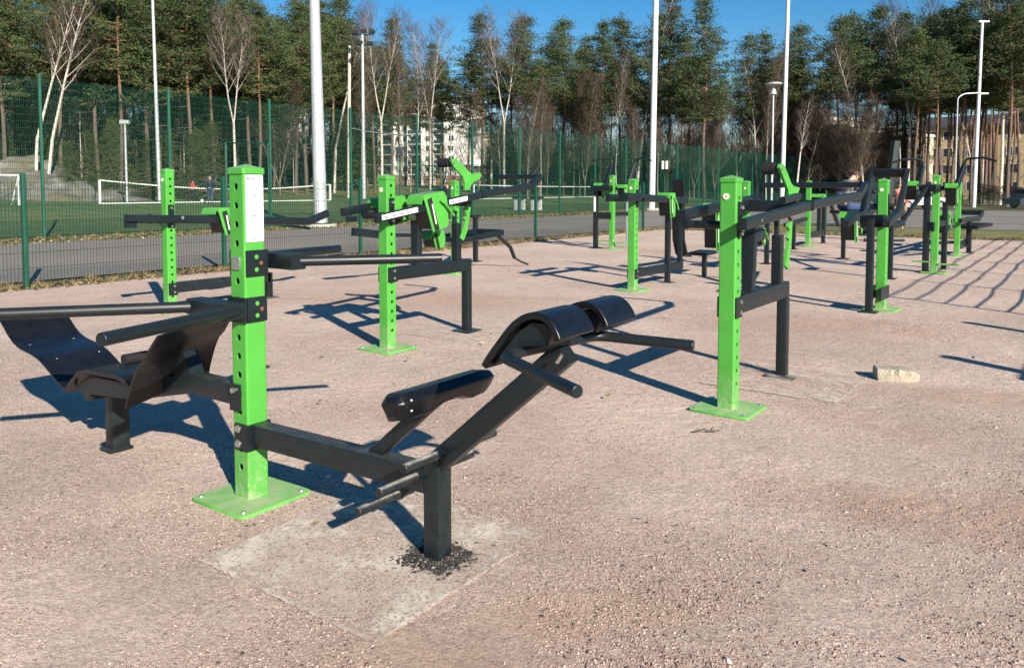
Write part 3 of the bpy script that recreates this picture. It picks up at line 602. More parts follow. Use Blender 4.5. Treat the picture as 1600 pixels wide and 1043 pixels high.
for _ in range(14): x = trnd.uniform(-20, 420); thin(x, trnd.uniform(60, 160), trnd.uniform(62, 90))
for x in (560, 770, 955, 1150, 1182): birch(x + trnd.uniform(-8, 8), trnd.uniform(70, 130), trnd.uniform(84, 102))
for x in (1432, 1447, 1463, 1478, 1503, 1516, 1538, 1552, 1569, 1590): pine(x + trnd.uniform(-4, 4), trnd.uniform(10, 70), trnd.uniform(64, 84), (2, 5)[int(x) % 2])
for _ in range(4): x = trnd.uniform(1280, 1640); birch(x, trnd.uniform(30, 110), trnd.uniform(84, 100))
def far_wood():
    rnd = random.Random(9); vs = []; fs = []
    for _ in range(62000):
        x = rnd.uniform(-120, 1750); D = rnd.uniform(106, 135)
        if 590 < x < 760 or x > 1430: 
            if rnd.random() < 0.85: continue
        X, Y = far(x, D); z0 = tz(X, Y); h = rnd.uniform(1.5, 9.0) * (0.5 + rnd.random()) * (1.5 if x < 430 else 1); b = Vector((X, Y, z0 + h * rnd.random())); d = Vector((rnd.gauss(0, .4), rnd.gauss(0, .4), 1)).normalized() * h * .4; w = Vector((_r.x, _r.y, 0)) * rnd.uniform(.015, .04)
        for _ in range(2):
            k = len(vs); e = d + Vector((rnd.gauss(0, .7), rnd.gauss(0, .7), rnd.gauss(0, .3))); vs += [b - w, b + w, b + e]; fs.append((k, k + 1, k + 2))
    o = mesh_obj('far_thicket', vs, fs, M['browntwig'], None, False, (0, 0, 0)); o['kind'] = 'stuff'
far_wood()
# ---------------------------------------------------------------- rock outcrop on the left
def rocks():
    from mathutils import noise as mn
    xs = rng_(-60, 340, 3.2); n = 30; vs = []; fs = []
    for j in range(n + 1):
        D = 47.0 + j * .5; u = j / n
        for i, x in enumerate(xs):
            X, Y = far(x, D); e = sstep((340 - x) / 200); top = (.85 + 1.35 * sstep((150 - x) / 110)) * (.35 + .65 * e)
            q = Vector((X * .16, Y * .16, 3.1)); k = mn.fractal(q, 1.0, 2.0, 5); k2 = abs(mn.noise(Vector((X * .45, Y * .45, 0))))
            rise = sstep(u * 2.2) if x < 150 else sstep(u * 1.5); z = tz(X, Y) * .6 + top * rise * (1 + .35 * k) + .35 * k * e + .30 * k2 * e - (.9 if j == 0 else 0)
            vs.append((X + .5 * mn.noise(Vector((X, Y, 9))), Y, z))
    m_ = len(xs)
    for j in range(n):
        for i in range(m_ - 1): a = j * m_ + i; fs.append((a, a + 1, a + 1 + m_, a + m_))
    o = mesh_obj('rock_outcrop', vs, fs, M['rock'], None, True, (0, 0, 0), 30); o['kind'] = 'structure'
rocks()
# ---------------------------------------------------------------- masts and lamps
def mast(name, x, y0, ytop, D, r0, r1, label, m='galv', lean=0, cat='light mast'):
    X, Y = far(x, D); z = tz(X, Y); h = hz(ytop, D) - z; t = thing(name, (X, Y, z), label, cat); b = MB()
    dx = _r * (lean * D / FPX); b.tube([(X, Y, z - .1), Vector((X, Y, z + h)) + dx], r0, 16, r1=r1); part(t, 'pole', b, M[m]); return t, Vector((X, Y, z)), Vector((X, Y, z + h)) + dx
t, a, c = mast('light_mast', 501, 352, -120, 31.6, .27, .17, 'big pale galvanised mast on a concrete foot beyond the path, left of centre', lean=-7)
b = MB(); b.tube([(a.x, a.y, -0.05), (a.x, a.y, .10)], .62, 24); part(t, 'concrete_foot', b, M['concrete']); b = MB(); b.tube([(a.x, a.y, .10), (a.x, a.y, .14)], .45, 20); part(t, 'flange', b, M['dark_worn'])
t, a, c = mast('light_mast', 1018, 328, -120, 55, .22, .17, 'tall smooth white pole right behind the far green posts, at the middle of the yard', 'whitepole', lean=5)
b = MB(); b.tube([a + Vector((0, 0, -.05)), a + Vector((0, 0, .12))], .5, 20); part(t, 'concrete_foot', b, M['concrete'])
mast('light_mast', 1221, 300, -60, 66, .20, .14, 'thicker white pole of the close pair right of centre', 'whitepole', lean=5)
mast('light_mast', 250, 268, -60, 49, .12, .075, 'slim galvanised mast behind the ball fence on the left', lean=-4)
t, a, c = mast('floodlight_mast', 569, 290, 58, 64, .15, .10, 'white mast with dark floodlights on top, before the birches')
for k, (dx, dz) in enumerate(((-.6, .2), (.1, .3), (.75, .25), (-.2, -.6), (.6, -.65))):
    b = MB(); p = c + _r * dx + Vector((0, 0, dz)); b.beam(p - _f * .12, p + _f * .15, .50, .28, ch=.05); part(t, 'floodlight', b, M['dark'])
b = MB(); b.beam(c - _r * .8 + Vector((0, 0, .02)), c + _r * .9 + Vector((0, 0, .02)), .08, .08); part(t, 'cross_arm', b, M['dark']); b = MB(); b.beam(c - _r * .4 + Vector((0, 0, -.8)), c + _r * .8 + Vector((0, 0, -.8)), .08, .08); part(t, 'cross_arm', b, M['dark'], smooth=True)
t, a, c = mast('light_mast', 1521, 321, 38, 64, .17, .11, 'white pole with a small lamp on top before the brick apartment house', 'whitepole', lean=4)
b = MB(); b.beam(c - _r * .3, c + _r * .5, .3, .12); part(t, 'lamp', b, M['white'])
def lamp(x, ytop, D, r, label, kind):
    t, a, c = mast('street_lamp', x, 0, ytop, D, r, r * .7, label, cat='street lamp')
    b = MB()
    if kind == 'disc':
        b.tube([c + Vector((0, 0, .25)), c + Vector((0, 0, .33))], .75 * .7, 20); b.tube([c, c + Vector((0, 0, .3))], .06, 8); part(t, 'shade', b, M['galv'])
        b = MB(); b.tube([c + Vector((0, 0, -.35)), c + Vector((0, 0, -.05))], .2, 14, r1=.14); part(t, 'lamp_housing', b, M['galv'])
    elif kind == 'head': b.tube([c - _r * .25, c + _r * .25], .16, 10, r1=.12); part(t, 'lamp_head', b, M['galv'])
    else:
        b.tube([c, c + Vector((0, 0, .7)), c + Vector((0, 0, 1.0)) + _r * .5, c + _r * 1.6 + Vector((0, 0, 1.05))], .05, 8, .25); part(t, 'curved_arm', b, M['galv'])
        b = MB(); q = c + _r * 1.55 + Vector((0, 0, 1.0)); b.beam(q, q + _r * .75, .22, .12, ch=.03); part(t, 'lamp_head', b, M['white'])
    return t
lamp(1205, 140, 50, .075, 'lamp post with a flat round shade left of the white poles', 'disc')
lamp(199, 192, 46, .07, 'small grey lamp post with a drum head before the wood on the left', 'head')
lamp(1491, 168, 62, .06, 'thin lamp post with an arm curving right, before the brick house', 'curve')
lamp(474, 214, 100, .07, 'small distant lamp post left of the big mast', 'head')
mast('wooden_pole', 545, 270, 75, 66, .16, .12, 'pale weathered wooden pole right of the big mast', 'wood', lean=4, cat='pole')
a = Vector((*far(549, 66), hz(201, 66))); c = Vector((*far(645, 37.3), hz(213, 37.3))); b = MB(); b.tube([a, a.lerp(c, .5) - Vector((0, 0, .1)), c], .03, 6)
solo('cable', b, M['white'], 'white cable running from the wooden pole to a tall fence post', 'cable', loc=a)
# ---------------------------------------------------------------- long white nets/goals on the field
def low_net(x0, x1, v0, v1, hts, label, lw=.05):
    a = Vector((*far(x0, v0), 0)); c = Vector((*far(x1, v1), 0)); a.z = tz(a.x, a.y) + .04; c.z = tz(c.x, c.y) + .04
    t = thing('long_low_goal', a, label, 'goal'); b = MB(); n = 16; top = []
    for i in range(n + 1):
        u = i / n; p = a.lerp(c, u); top.append(p + Vector((0, 0, hts[0] + (hts[1] - hts[0]) * u - hts[2] * math.sin(math.pi * u))))
    b.tube(top, lw * .8, 6); part(t, 'top_band', b, M['white']); b = MB(); b.tube([a, c], lw * .8, 6); part(t, 'ground_bar', b, M['white'])
    for p, q in ((a, top[0]), (c, top[-1])): b = MB(); b.tube([p, q], lw * 1.6, 8); part(t, 'upright', b, M['white'])
low_net(157, 516, 44.5, 57, (1.30, 1.12, .42), 'long low white bordered net across the field behind the two leftmost green posts')
low_net(740, 1000, 66, 92, (1.15, 1.1, .1), 'long low white bordered net on the field right of the lever machine')
def goal(x, D, w, h, label, n):
    p = Vector((*far(x, D), 0)); p.z = tz(p.x, p.y); q = p + Vector((0, 1, 0)) * w; t = thing('football_goal', p, label, 'goal'); b = MB()
    b.tube([p, p + Vector((0, 0, h)), q + Vector((0, 0, h)), q], .06, 8); part(t, 'frame', b, M['white']); b = MB(); k = p - Vector((.9, 0, 0)); l = q - Vector((.9, 0, 0)); b.tube([p + Vector((0, 0, h)), k, l, q + Vector((0, 0, h))], .03, 6); part(t, 'rear_bar', b, M['white'])
goal(-60, 39, 2.6, 1.55, 'white goal at the left edge of the field', 0)
# crowd-control style small benches on the field: two tables with dark tops
for i, (x, lab) in enumerate(((812, 'small table with dark top and white legs on the field, left of the fence post'), (838, 'small table with dark top and white legs on the field, right of the fence post'))):
    p = Vector((*far(x, 52), 0)); p.z = tz(p.x, p.y); t = thing('field_table', p, lab, 'table'); b = MB(); b.box(p + Vector((0, 0, .85)), (.5, 1.0, .16), .02); part(t, 'table_top', b, M['navy'])
    for s_ in (-1, 1):
        b = MB(); b.beam(p + Vector((0, s_ * .38, 0)), p + Vector((0, s_ * .38, .78)), .09, .3, up=(1, 0, 0)); part(t, 'leg', b, M['white'])
# ---------------------------------------------------------------- buildings
def mat_brick(name, c, mort, sc):
    m, t, B, N, L = newmat(name); tc = N.new('ShaderNodeTexCoord').outputs['Object']; br = N.new('ShaderNodeTexBrick'); sx = N.new('ShaderNodeSeparateXYZ'); L.new(tc, sx.inputs[0]); cb = N.new('ShaderNodeCombineXYZ')
    L.new(math_(N, L, 'ADD', sx.outputs[0], sx.outputs[1]), cb.inputs[0]); L.new(sx.outputs[2], cb.inputs[1]); L.new(cb.outputs[0], br.inputs['Vector']); br.inputs['Scale'].default_value = sc
    br.inputs['Color1'].default_value = (*c, 1); br.inputs['Color2'].default_value = (*[x * .72 for x in c], 1); br.inputs['Mortar'].default_value = (*mort, 1)
    c2 = mixc(N, L, 0.35, br.outputs['Color'], ramp(N, L, noise(N, L, .5, 6, tc), [(.3, tuple(x * .6 for x in c)), (.7, tuple(min(1, x * 1.2) for x in c))])); L.new(c2, B.inputs['Base Color']); B.inputs['Roughness'].default_value = .9; return m
M['ybrick'] = mat_brick('yellow brick', (.50, .38, .22), (.42, .38, .30), 1.6); M['rbrick'] = mat_brick('red brown brick', (.26, .12, .08), (.3, .25, .2), 1.6)
M['render'] = simple('white wall render', (.72, .70, .66), .8, .08, .4); M['roof'] = simple('dark roofing', (.05, .048, .05), .7, .2, 1); M['beige'] = simple('beige wall', (.45, .40, .31), .85, .12, .5)
M['shopsign'] = simple('yellow green shop sign', (.62, .66, .14), .6, .1, 2); M['navywin'] = M['glass']
class Bld:
    """building with its own frame: x along the facade, y into depth; facade faces the camera"""
    def __init__(s, name, x0, D0, x1, D1, depth, label, z=None):
        a = Vector((*far(x0, D0), 0)); c = Vector((*far(x1, D1), 0)); s.L = (c - a).length; s.u = (c - a).normalized(); s.n = Vector((-s.u.y, s.u.x, 0)); s.z0 = tz(a.x, a.y) if z is None else z; a.z = s.z0; s.a = a; s.d = depth
        s.root = thing(name, a, label, 'building')
    def p(s, x, y, z): return s.a + s.u * x + s.n * y + Vector((0, 0, z))
    def block(s, name, x0, x1, y0, y1, z0, z1, m, parent=None):
        b = MB(); vs = [s.p(x, y, z) for z in (z0, z1) for x, y in ((x0, y0), (x1, y0), (x1, y1), (x0, y1))]
        b.add(vs, [(3, 2, 1, 0), (4, 5, 6, 7), (0, 1, 5, 4), (1, 2, 6, 5), (2, 3, 7, 6), (3, 0, 4, 7)]); return part(parent or s.root, name, b, m, smooth=False)
    def window(s, x, z, w, h, m=None, fr=.07):
        b = MB()
        for (xa, xb, za, zb) in ((x, x + fr, z, z + h), (x + w - fr, x + w, z, z + h), (x, x + w, z, z + fr), (x, x + w, z + h - fr, z + h), (x + w * .5 - fr / 2, x + w * .5 + fr / 2, z, z + h)):
            vs = [s.p(q, y, r__) for r__ in (za, zb) for q, y in ((xa, -.06), (xb, -.06), (xb, .02), (xa, .02))]; b.add(vs, [(3, 2, 1, 0), (4, 5, 6, 7), (0, 1, 5, 4), (1, 2, 6, 5), (2, 3, 7, 6), (3, 0, 4, 7)])
        w_ = part(s.root, 'window', b, m or M['white'], smooth=False); s.block('pane', x + fr, x + w - fr, -.025, .015, z + fr, z + h - fr, M['glass'], w_); return w_
B = Bld('apartment_block', 592, 196, 727, 190, 14, 'eight storey white apartment block with balconies standing behind the trees', 1.9)
Lb = B.L; B.block('wall', 0, Lb, 0, 14, 0, 20.3, M['render']); B.block('roof', -.4, Lb + .4, -.5, 14.5, 20.3, 21.1, M['roof']); B.block('brick_base', -.05, Lb * .999, -.12, 0.0, 0, 2.6, M['rbrick'])
for f in range(7):
    z = 2.8 + f * 2.4
    for x, w in ((.8, 3.3), (8.4, 3.4), (15.0, 2.6)):
        o = B.block('balcony', x, x + w, -1.5, -.05, z, z + .16, M['render']); B.block('glass_rail', x, x + w, -1.5, -1.45, z + .16, z + 1.0, M['glass'], o); B.block('recess_window', x + .2, x + w - .2, -.04, .02, z + .3, z + 2.1, M['glass'], o)
    for x in (4.6, 6.5, 12.3, 18.2): B.window(x, z + .75, 1.3, 1.35)
for x in (.72, 4.15, 8.3, 11.9, 14.9, 17.7): B.block('pillar', x - .1, x + .1, -1.6, -.05, 0, 19.0, M['render'])
B = Bld('brick_apartment_house', 1432, 118, 1700, 104, 12, 'yellow brick apartment house with a dark roof behind the pines at the right', 0)
Lb = B.L; B.block('wall', 0, Lb, 0, 12, 0, 10.0, M['ybrick']); B.block('roof', -.5, Lb + .5, -.8, 12.8, 10.0, 10.4, M['roof'])
b = MB(); b.add([B.p(-.5, -.8, 10.4), B.p(Lb + .5, -.8, 10.4), B.p(Lb + .5, 12.8, 10.4), B.p(-.5, 12.8, 10.4), B.p(-.5, 6, 12.2), B.p(Lb + .5, 6, 12.2)], [(0, 1, 5, 4), (2, 3, 4, 5), (1, 2, 5), (3, 0, 4)]); part(B.root, 'pitched_roof', b, M['roof'], smooth=False)
B.block('stairwell', 8.6, 10.2, -.12, -.002, 0, 9.9, M['rbrick'])
for f in range(4):
    z = .4 + f * 2.4
    for x, w in ((.7, 1.7), (3.3, 1.3), (6.4, 1.5), (11.2, 1.6), (14.0, 2.2), (17.6, 1.5), (20.5, 1.5), (23.2, 1.4)):
        if x + w < Lb: B.window(x, z + .7, w, 1.35)
B = Bld('pale_terrace_house', 1232, 128, 1382, 112, 10, 'pale house with stepped white eaves behind the bare trees right of the white poles', 0)
Lb = B.L
for k in range(3):
    x0, x1 = Lb * k / 3, Lb * (k + 1) / 3 - .05; h = 12.0 - k * 1.6; B.block('wall', x0, x1, .001 * k, 10, 0, h, M['beige']); B.block('white_eaves', x0 - .3, x1 + .2, -.7, 10, h, h + .45, M['render']); 
    for f in range(3):
        for x in (x0 + .7, x0 + 2.7): B.window(x, 1.2 + f * 2.8, 1.2, 1.4)
B = Bld('white_house_block', 414, 168, 482, 172, 12, 'white apartment house glimpsed between the pines left of the big mast', 1.9)
B.block('wall', 0, B.L, 0, 12, 0, 16.5, M['render']); B.block('roof', -.3, B.L + .3, -.3, 12, 16.5, 17.1, M['roof'])
for f in range(5):
    for x in (.8, 3.0, 5.2, 7.2): B.window(x, 1.6 + f * 2.9, 1.2, 1.4)
B = Bld('low_shop', 376, 118, 482, 122, 8, 'low brick shop with a yellow green sign band behind the ball fence', 1.9)
B.block('wall', 0, B.L, 0, 8, 0, 3.9, M['rbrick']); B.block('roof', -.3, B.L + .3, -.5, 8, 3.9, 4.2, M['roof']); B.block('sign_band', 3.2, 8.6, -.16, -.01, 2.75, 3.7, M['shopsign'])
B.block('white_panel', .6, 1.9, -.1, -.01, 1.2, 3.6, M['render'])
for x in (3.3, 4.9, 6.5): B.window(x, .5, 1.4, 2.0)
B = Bld('brick_school', 728, 150, 800, 150, 10, 'low red brown brick building behind the roller machine', 1.9)
B.block('wall', 0, B.L, 0, 10, 0, 3.6, M['rbrick']); B.block('roof', -.3, B.L + .3, -.5, 10, 3.6, 4.0, M['roof'])
for x in (.8, 3.0, 5.2): B.window(x, 1.0, 1.5, 1.5)
B = Bld('distant_grey_house', 724, 205, 790, 205, 10, 'distant flat roofed house right of the white apartment block', 1.9)
B.block('wall', 0, B.L, 0, 10, 0, 12.6, M['beige']); B.block('roof', -.3, B.L + .3, -.5, 10, 12.6, 13.4, M['rbrick'])
for f in range(3):
    for x in (1, 3.5, 6, 8.5): B.window(x, 1.6 + f * 3.4, 1.4, 1.4)
# basketball boards, notice board, barrier, cars
def board(x, y, D, w, h, m, label):
    X, Y = far(x, D); z = tz(X, Y); t = thing('basketball_hoop', (X, Y, z), label, 'basketball hoop'); c = Vector((X, Y, hz(y, D))); b = MB(); b.tube([(X, Y, z), (X, Y, c.z)], .06, 8); part(t, 'pole', b, M['tallfence'])
    b = MB(); q = c - _f * .15; b.beam(q - _r * w / 2, q + _r * w / 2, .05, h); part(t, 'backboard', b, m); b = MB(); k = q - _f * .35 - Vector((0, 0, h * .3)); b.tube([k + Vector((.22 * math.cos(a / 8 * 6.283), .22 * math.sin(a / 8 * 6.283), 0)) for a in range(9)], .015, 5); part(t, 'hoop', b, M['red'])
board(746, 255, 60, .5, .45, M['white'], 'white basketball backboard beside the roller lever'); board(625, 238, 62, .55, .72, M['navy'], 'dark blue backboard before the apartment block')
b = MB(); X, Y = far(1040, 58); 
t = thing('notice_boards', (X, Y, 0), 'pair of small white boards on the tall fence right of the tall white pole', 'notice board')
for x in (1035, 1041): b = MB(); q = Vector((*far(x, 57), hz(258, 57))); b.beam(q - Vector((0, 0, .28)), q + Vector((0, 0, .28)), .15, .03, up=_f); part(t, 'board', b, M['white'])
b = MB(); q = Vector((*far(1038, 57.2), 0)); b.tube([q, q + Vector((0, 0, 2.4))], .03, 6); part(t, 'pole', b, M['tallfence'])
M['barrier'] = simple('dark teal boards', (.006, .022, .026), .7, .15, 3, spec=.1)
t = thing('court_barrier', (*far(1370, 31), 0), 'dark teal slatted barrier behind the man and the loop shaped handle', 'barrier')
p0, p1 = Vector((*far(1335, 31), 0)), Vector((*far(1412, 31), 0))
for z in (.75, 1.15, 1.55): b = MB(); b.beam(p0 + Vector((0, 0, z)), p1 + Vector((0, 0, z)), .04, .3); part(t, 'board', b, M['barrier'])
for u in (0, .5, 1): b = MB(); q = p0.lerp(p1, u) + _f * .06; b.beam(q, q + Vector((0, 0, 1.75)), .08, .08); part(t, 'post', b, M['fencepost'])
def car(x, D, L_, paint, label, yaw, z=0):
    X, Y = far(x, D); t = thing('parked_car', (X, Y, z), label, 'car', None); u = (_r * math.cos(yaw) + _f * math.sin(yaw)); n = Vector((-u.y, u.x, 0)); o = Vector((X, Y, z)); W = 1.7
    def q(a, s_, h): return o + u * a + n * s_ + Vector((0, 0, h))
    low = [(-.5, .3), (-.49, .72), (-.36, .86), (.27, .88), (.46, .74), (.5, .5), (.5, .3)]; b = MB(); b.prism([q(a * L_, -W / 2, h) for a, h in low], n * W); part(t, 'body', b, paint)
    up = [(-.42, .84), (-.33, 1.38), (.05, 1.42), (.26, .86)]; b = MB(); b.prism([q(a * L_, -W / 2 + .12, h) for a, h in up], n * (W - .24)); part(t, 'windows', b, M['glass'])
    b = MB(); b.prism([q(a * L_, -W / 2 + .14, h) for a, h in ((-.33, 1.37), (-.31, 1.45), (.04, 1.47), (.06, 1.40))], n * (W - .28)); part(t, 'roof', b, paint)
    for a in (-.31, .31):
        for s_ in (-1, 1): b = MB(); b.tube([q(a * L_, s_ * W / 2 * .82, .31), q(a * L_, s_ * W / 2 * 1.01, .31)], .31, 16); w_ = part(t, 'wheel', b, M['foam']); b = MB(); b.tube([q(a * L_, s_ * W / 2 * 1.0, .31), q(a * L_, s_ * W / 2 * 1.03, .31)], .18, 12); part(w_, 'rim', b, M['steel'])
M['silver'] = simple('silver car paint', (.55, .57, .6), .3, .03, 2, metal=.4); M['carblue'] = simple('dark blue car paint', (.015, .03, .07), .25, .03, 2)
car(1432, 58, 4.3, M['silver'], 'silver car parked behind the pull bar station at the right', 0.2); car(1622, 60, 4.3, M['carblue'], 'dark blue car at the right edge below the brick house', 0.1)
# hedge of bare shrubs by the brick house
for i, x in enumerate(range(1545, 1680, 16)):
    o = plant(GREY, x, 288 + (i * 7) % 9, 68, 'low bare brown shrub in the hedge before the brick house', 'shrubs in the hedge before the brick house', 1)
for l_ in (PINES, SPRUCE, YOUNG, BIRCH, GREY, THIN):
    for t_ in l_:
        if t_.name not in used:
            for c_ in list(t_.children): bpy.data.objects.remove(c_)
            bpy.data.objects.remove(t_)
# ---------------------------------------------------------------- green perforated posts
def post(root, x, y, h, face='X', w=0.115, capz=None, hz0=0.18, skip=(), plate=True, cap2=True, step=0.0895, hr=0.0150, turn=0):
    """square steel post with a row of real holes through two opposite faces"""
    b = MB(); r_ = 0.010; a = w / 2; n = int((h - hz0 - 0.045) / step) + 1; zs = [hz0 + step * k for k in range(n)]
    def pt(u, d, z, s_):   # u across the face, d outwards
        return (x + s_ * d, y + u * s_, z) if face == 'X' else (x + u * s_, y - s_ * d, z)
    for s_ in (1, -1):
        zc = [zs[0] - step / 2] + [z + step / 2 for z in zs]; hw = a - r_
        for (za, zb) in ((0, zc[0]), (zc[-1], h)): b.add([pt(-hw, a, za, s_), pt(hw, a, za, s_), pt(hw, a, zb, s_), pt(-hw, a, zb, s_)], [(0, 1, 2, 3)])
        for k, z in enumerate(zs):
            ang = sorted([2 * math.pi * i / 16 for i in range(16)] + [math.atan2(sy * step / 2, sx * hw) % (2 * math.pi) for sx in (1, -1) for sy in (1, -1)]); vs = []; m_ = len(ang)
            if k in skip:
                b.add([pt(-hw, a, z - step / 2, s_), pt(hw, a, z - step / 2, s_), pt(hw, a, z + step / 2, s_), pt(-hw, a, z + step / 2, s_)], [(0, 1, 2, 3)]); continue
            for t in ang: c, s = math.cos(t), math.sin(t); q = min(hw / abs(c) if abs(c) > 1e-6 else 9, (step / 2) / abs(s) if abs(s) > 1e-6 else 9); vs.append(pt(q * c, a, z + q * s, s_))
            for t in ang: vs.append(pt(hr * math.cos(t), a, z + hr * math.sin(t), s_))
            for t in ang: vs.append(pt(hr * math.cos(t), a - 0.006, z + hr * math.sin(t), s_))
            fs = []
            for i in range(m_): j = (i + 1) % m_; fs.append((i, j, m_ + j, m_ + i)); fs.append((m_ + i, m_ + j, 2 * m_ + j, 2 * m_ + i))
            b.add(vs, fs)
    # plain faces and rounded corners
    hw = a - r_; prof = []
    for cx, cy, a0 in ((1, 1, 0), (-1, 1, 90), (-1, -1, 180), (1, -1, 270)):
        for g in (0, 30, 60, 90): t = R(a0 + g); prof.append((cx * hw + r_ * math.cos(t), cy * hw + r_ * math.sin(t)))
    m_ = len(prof)
    for i in range(m_):
        p, q = prof[i], prof[(i + 1) % m_]; mid = ((p[0] + q[0]) / 2, (p[1] + q[1]) / 2)
        if (face == 'X' and abs(abs(mid[0]) - a) < 1e-6 and abs(p[1] - q[1]) > .02) or (face == 'Y' and abs(abs(mid[1]) - a) < 1e-6 and abs(p[0] - q[0]) > .02): continue
        b.add([(x + p[0], y + p[1], 0), (x + q[0], y + q[1], 0), (x + q[0], y + q[1], h), (x + p[0], y + p[1], h)], [(0, 1, 2, 3)])
    p_ = part(root, 'post', b, M['green'], ang=25)
    c = MB(); c.beam((x, y, h - .004), (x, y, h + .022), w + .012, w + .012, up=(0, 1, 0), ch=.012); e = (w + .006) / 2
    c.add([(x - e, y - e, h + .0222), (x + e, y - e, h + .0222), (x + e, y + e, h + .0222), (x - e, y + e, h + .0222), (x, y, h + .043)], [(0, 1, 4), (1, 2, 4), (2, 3, 4), (3, 0, 4)]); part(p_, 'cap', c, M['green'], ang=20)
    if plate:
        c = MB(); c.beam((x, y, .002), (x, y, .016), .408, .408, up=(0, 1, 0), ch=.03); pl_ = part(root, 'base_plate', c, M['plate_green'])
        for sx in (-1, 1):
            for sy in (-1, 1): c = MB(); q = (x + sx * .165, y + sy * .165); c.tube([(*q, .016), (*q, .024)], .009, 6); c.tube([(*q, .014), (*q, .018)], .013, 12); part(pl_, 'bolt', c, M['steel'])
    if cap2:   # round plug low on the -Y side near the top
        z = h - .10; c = MB(); c.tube([(x - .012, y - a + .004, z), (x - .012, y - a - .006, z)], .021, 20); k = part(root, 'plug', c, M['capwhite'])
        c = MB(); c.tube([(x - .012, y - a - .006, z), (x - .012, y - a - .008, z)], .006, 10); part(k, 'plug_mark', c, M['red'])
    return p_
def clamp(root, x, y, z, h, w=0.115, bolts='-Y', L_=.09):
    """dark U bracket hugging the post: cheeks on two faces joined in front"""
    a = w / 2; b = MB()
    for s_ in (-1, 1): b.box((x + .015, y + s_ * (a + .005), z), (L_, .009, h))
    b.box((x + a + .006, y, z), (.010, w + .018, h)); k = part(root, 'bracket', b, M['dark'])
    for dz in (.3, -.28): c = MB(); q = z + dz * h; c.tube([(x - .005, y - a - .009, q), (x - .005, y - a - .022, q)], .013, 6); c.tube([(x - .005, y - a - .009, q), (x - .005, y - a - .012, q)], .019, 14); part(k, 'bolt', c, M['steel'])
    return k
def clampY(root, x, y, z, h, w=0.115, holes=True, side=1):
    """the same bracket with its cheeks on the X faces, opening to +Y or -Y"""
    a = w / 2; b = MB()
    for s_ in (-1, 1): b.beam((x + s_ * (a + .005), y - .052, z), (x + s_ * (a + .005), y + .058, z), .009, h, ch=.003)
    b.box((x, y + side * (a + .006), z), (w + .018, .010, h)); k = part(root, 'bracket', b, M['dark'])
    if holes:
        for dz in (.24, -.24): c = MB(); q = z + dz * h; c.tube([(x + a + .0092, y + .002, q), (x + a + .0105, y + .002, q)], .011, 12); part(k, 'slot', c, M['green'])
        c = MB(); c.tube([(x + a + .009, y + .026, z), (x + a + .014, y + .026, z)], .010, 10); part(k, 'rusty_screw', c, M['rust'])
    return k
M['rust'] = simple('rusty screw', (.16, .06, .035), .8, .3, 60)
def bev(o, w=.005, seg=2, ang=30):
    m_ = o.modifiers.new('bevel', 'BEVEL'); m_.width = w; m_.segments = seg; m_.limit_method = 'ANGLE'; m_.angle_limit = R(ang); return o
def B_(root, name, p0, p1, w, h, m='dark', up=(0, 0, 1), ch=.006): b = MB(); b.beam(p0, p1, w, h, up, ch); return part(root, name, b, M[m])
def T_(root, name, pts, r, m='dark', bend=0, seg=16):
    b = MB(); b.tube(pts, r, seg, bend); o = part(root, name, b, M[m])
    return bev(o, .003, 2, 60) if name in ('dip_bar', 'grip_bar', 'foot_bar') else o
def leg(root, x, y, z1, w=.08, base=.2, m='dark'):
    o = B_(root, 'leg', (x, y, 0), (x, y, z1), w, w, m, up=(0, 1, 0))
    if base: b = MB(); b.beam((x, y, .003), (x, y, .013), base, base, up=(0, 1, 0), ch=.01); part(o, 'foot_plate', b, M['dark_worn'])
    return o
# ================================================================ station 1: front post with back bench, dip bars and lying bench
X0, Y0 = -3.27, 2.345
S = thing('workout_station', (X0, Y0, 0), 'nearest green post, with white instruction sheet, black back bench, dip bars and curved lying bench', 'exercise machine')
post(S, X0, Y0, 1.572, 'Y', capz=None, hz0=.165, cap2=False, skip=(11,), hr=.0165)
# instruction sheet on the +X face
xs_ = X0 + .0575
b = MB(); b.box((xs_ + .0015, Y0 + .002, 1.405), (.002, .098, .315)); sg = part(S, 'instruction_sheet', b, M['paper'])
def mark(y0, z0, y1, z1, m, name='print'): b = MB(); b.box((xs_ + .0031, (y0 + y1) / 2, (z0 + z1) / 2), (.0008, abs(y1 - y0), abs(z1 - z0))); return b
def flat(lst, m, name):
    b = MB()
    for y0, z0, y1, z1 in lst: b.box((xs_ + .0031, Y0 + (y0 + y1) / 2, (z0 + z1) / 2), (.0008, abs(y1 - y0), abs(z1 - z0)))
    part(sg, name, b, M[m], smooth=False)
b = MB(); b.tube([(xs_ + .0027, Y0 - .034, 1.545), (xs_ + .0036, Y0 - .034, 1.545)], .010, 20); part(sg, 'round_logo', b, M['pink'])
flat([(-.022, 1.541, .004, 1.549)], 'pink', 'red_name'); flat([(.022, 1.542, .040, 1.546)], 'ink', 'code')
flat([(-.0355, 1.514, -.0305, 1.528), (-.0345, 1.504, -.0315, 1.514)], 'ink', 'figure'); flat([(-.0225, 1.514, -.0165, 1.528), (-.021, 1.504, -.018, 1.514)], 'pink', 'muscle_figure')
flat([(.018, 1.5235, .042, 1.5255), (.018, 1.513, .042, 1.515), (.018, 1.502, .042, 1.504), (-.042, 1.490, .042, 1.4908), (-.042, 1.535, .042, 1.5358)], 'ink', 'text_lines')
rr = random.Random(2); ln = []
for z0, z1 in ((1.425, 1.400), (1.345, 1.31), (1.303, 1.285)):
    z = z0
    while z > z1: ln.append((-.040, z, rr.uniform(.02, .040), z - .0016)); z -= .0052
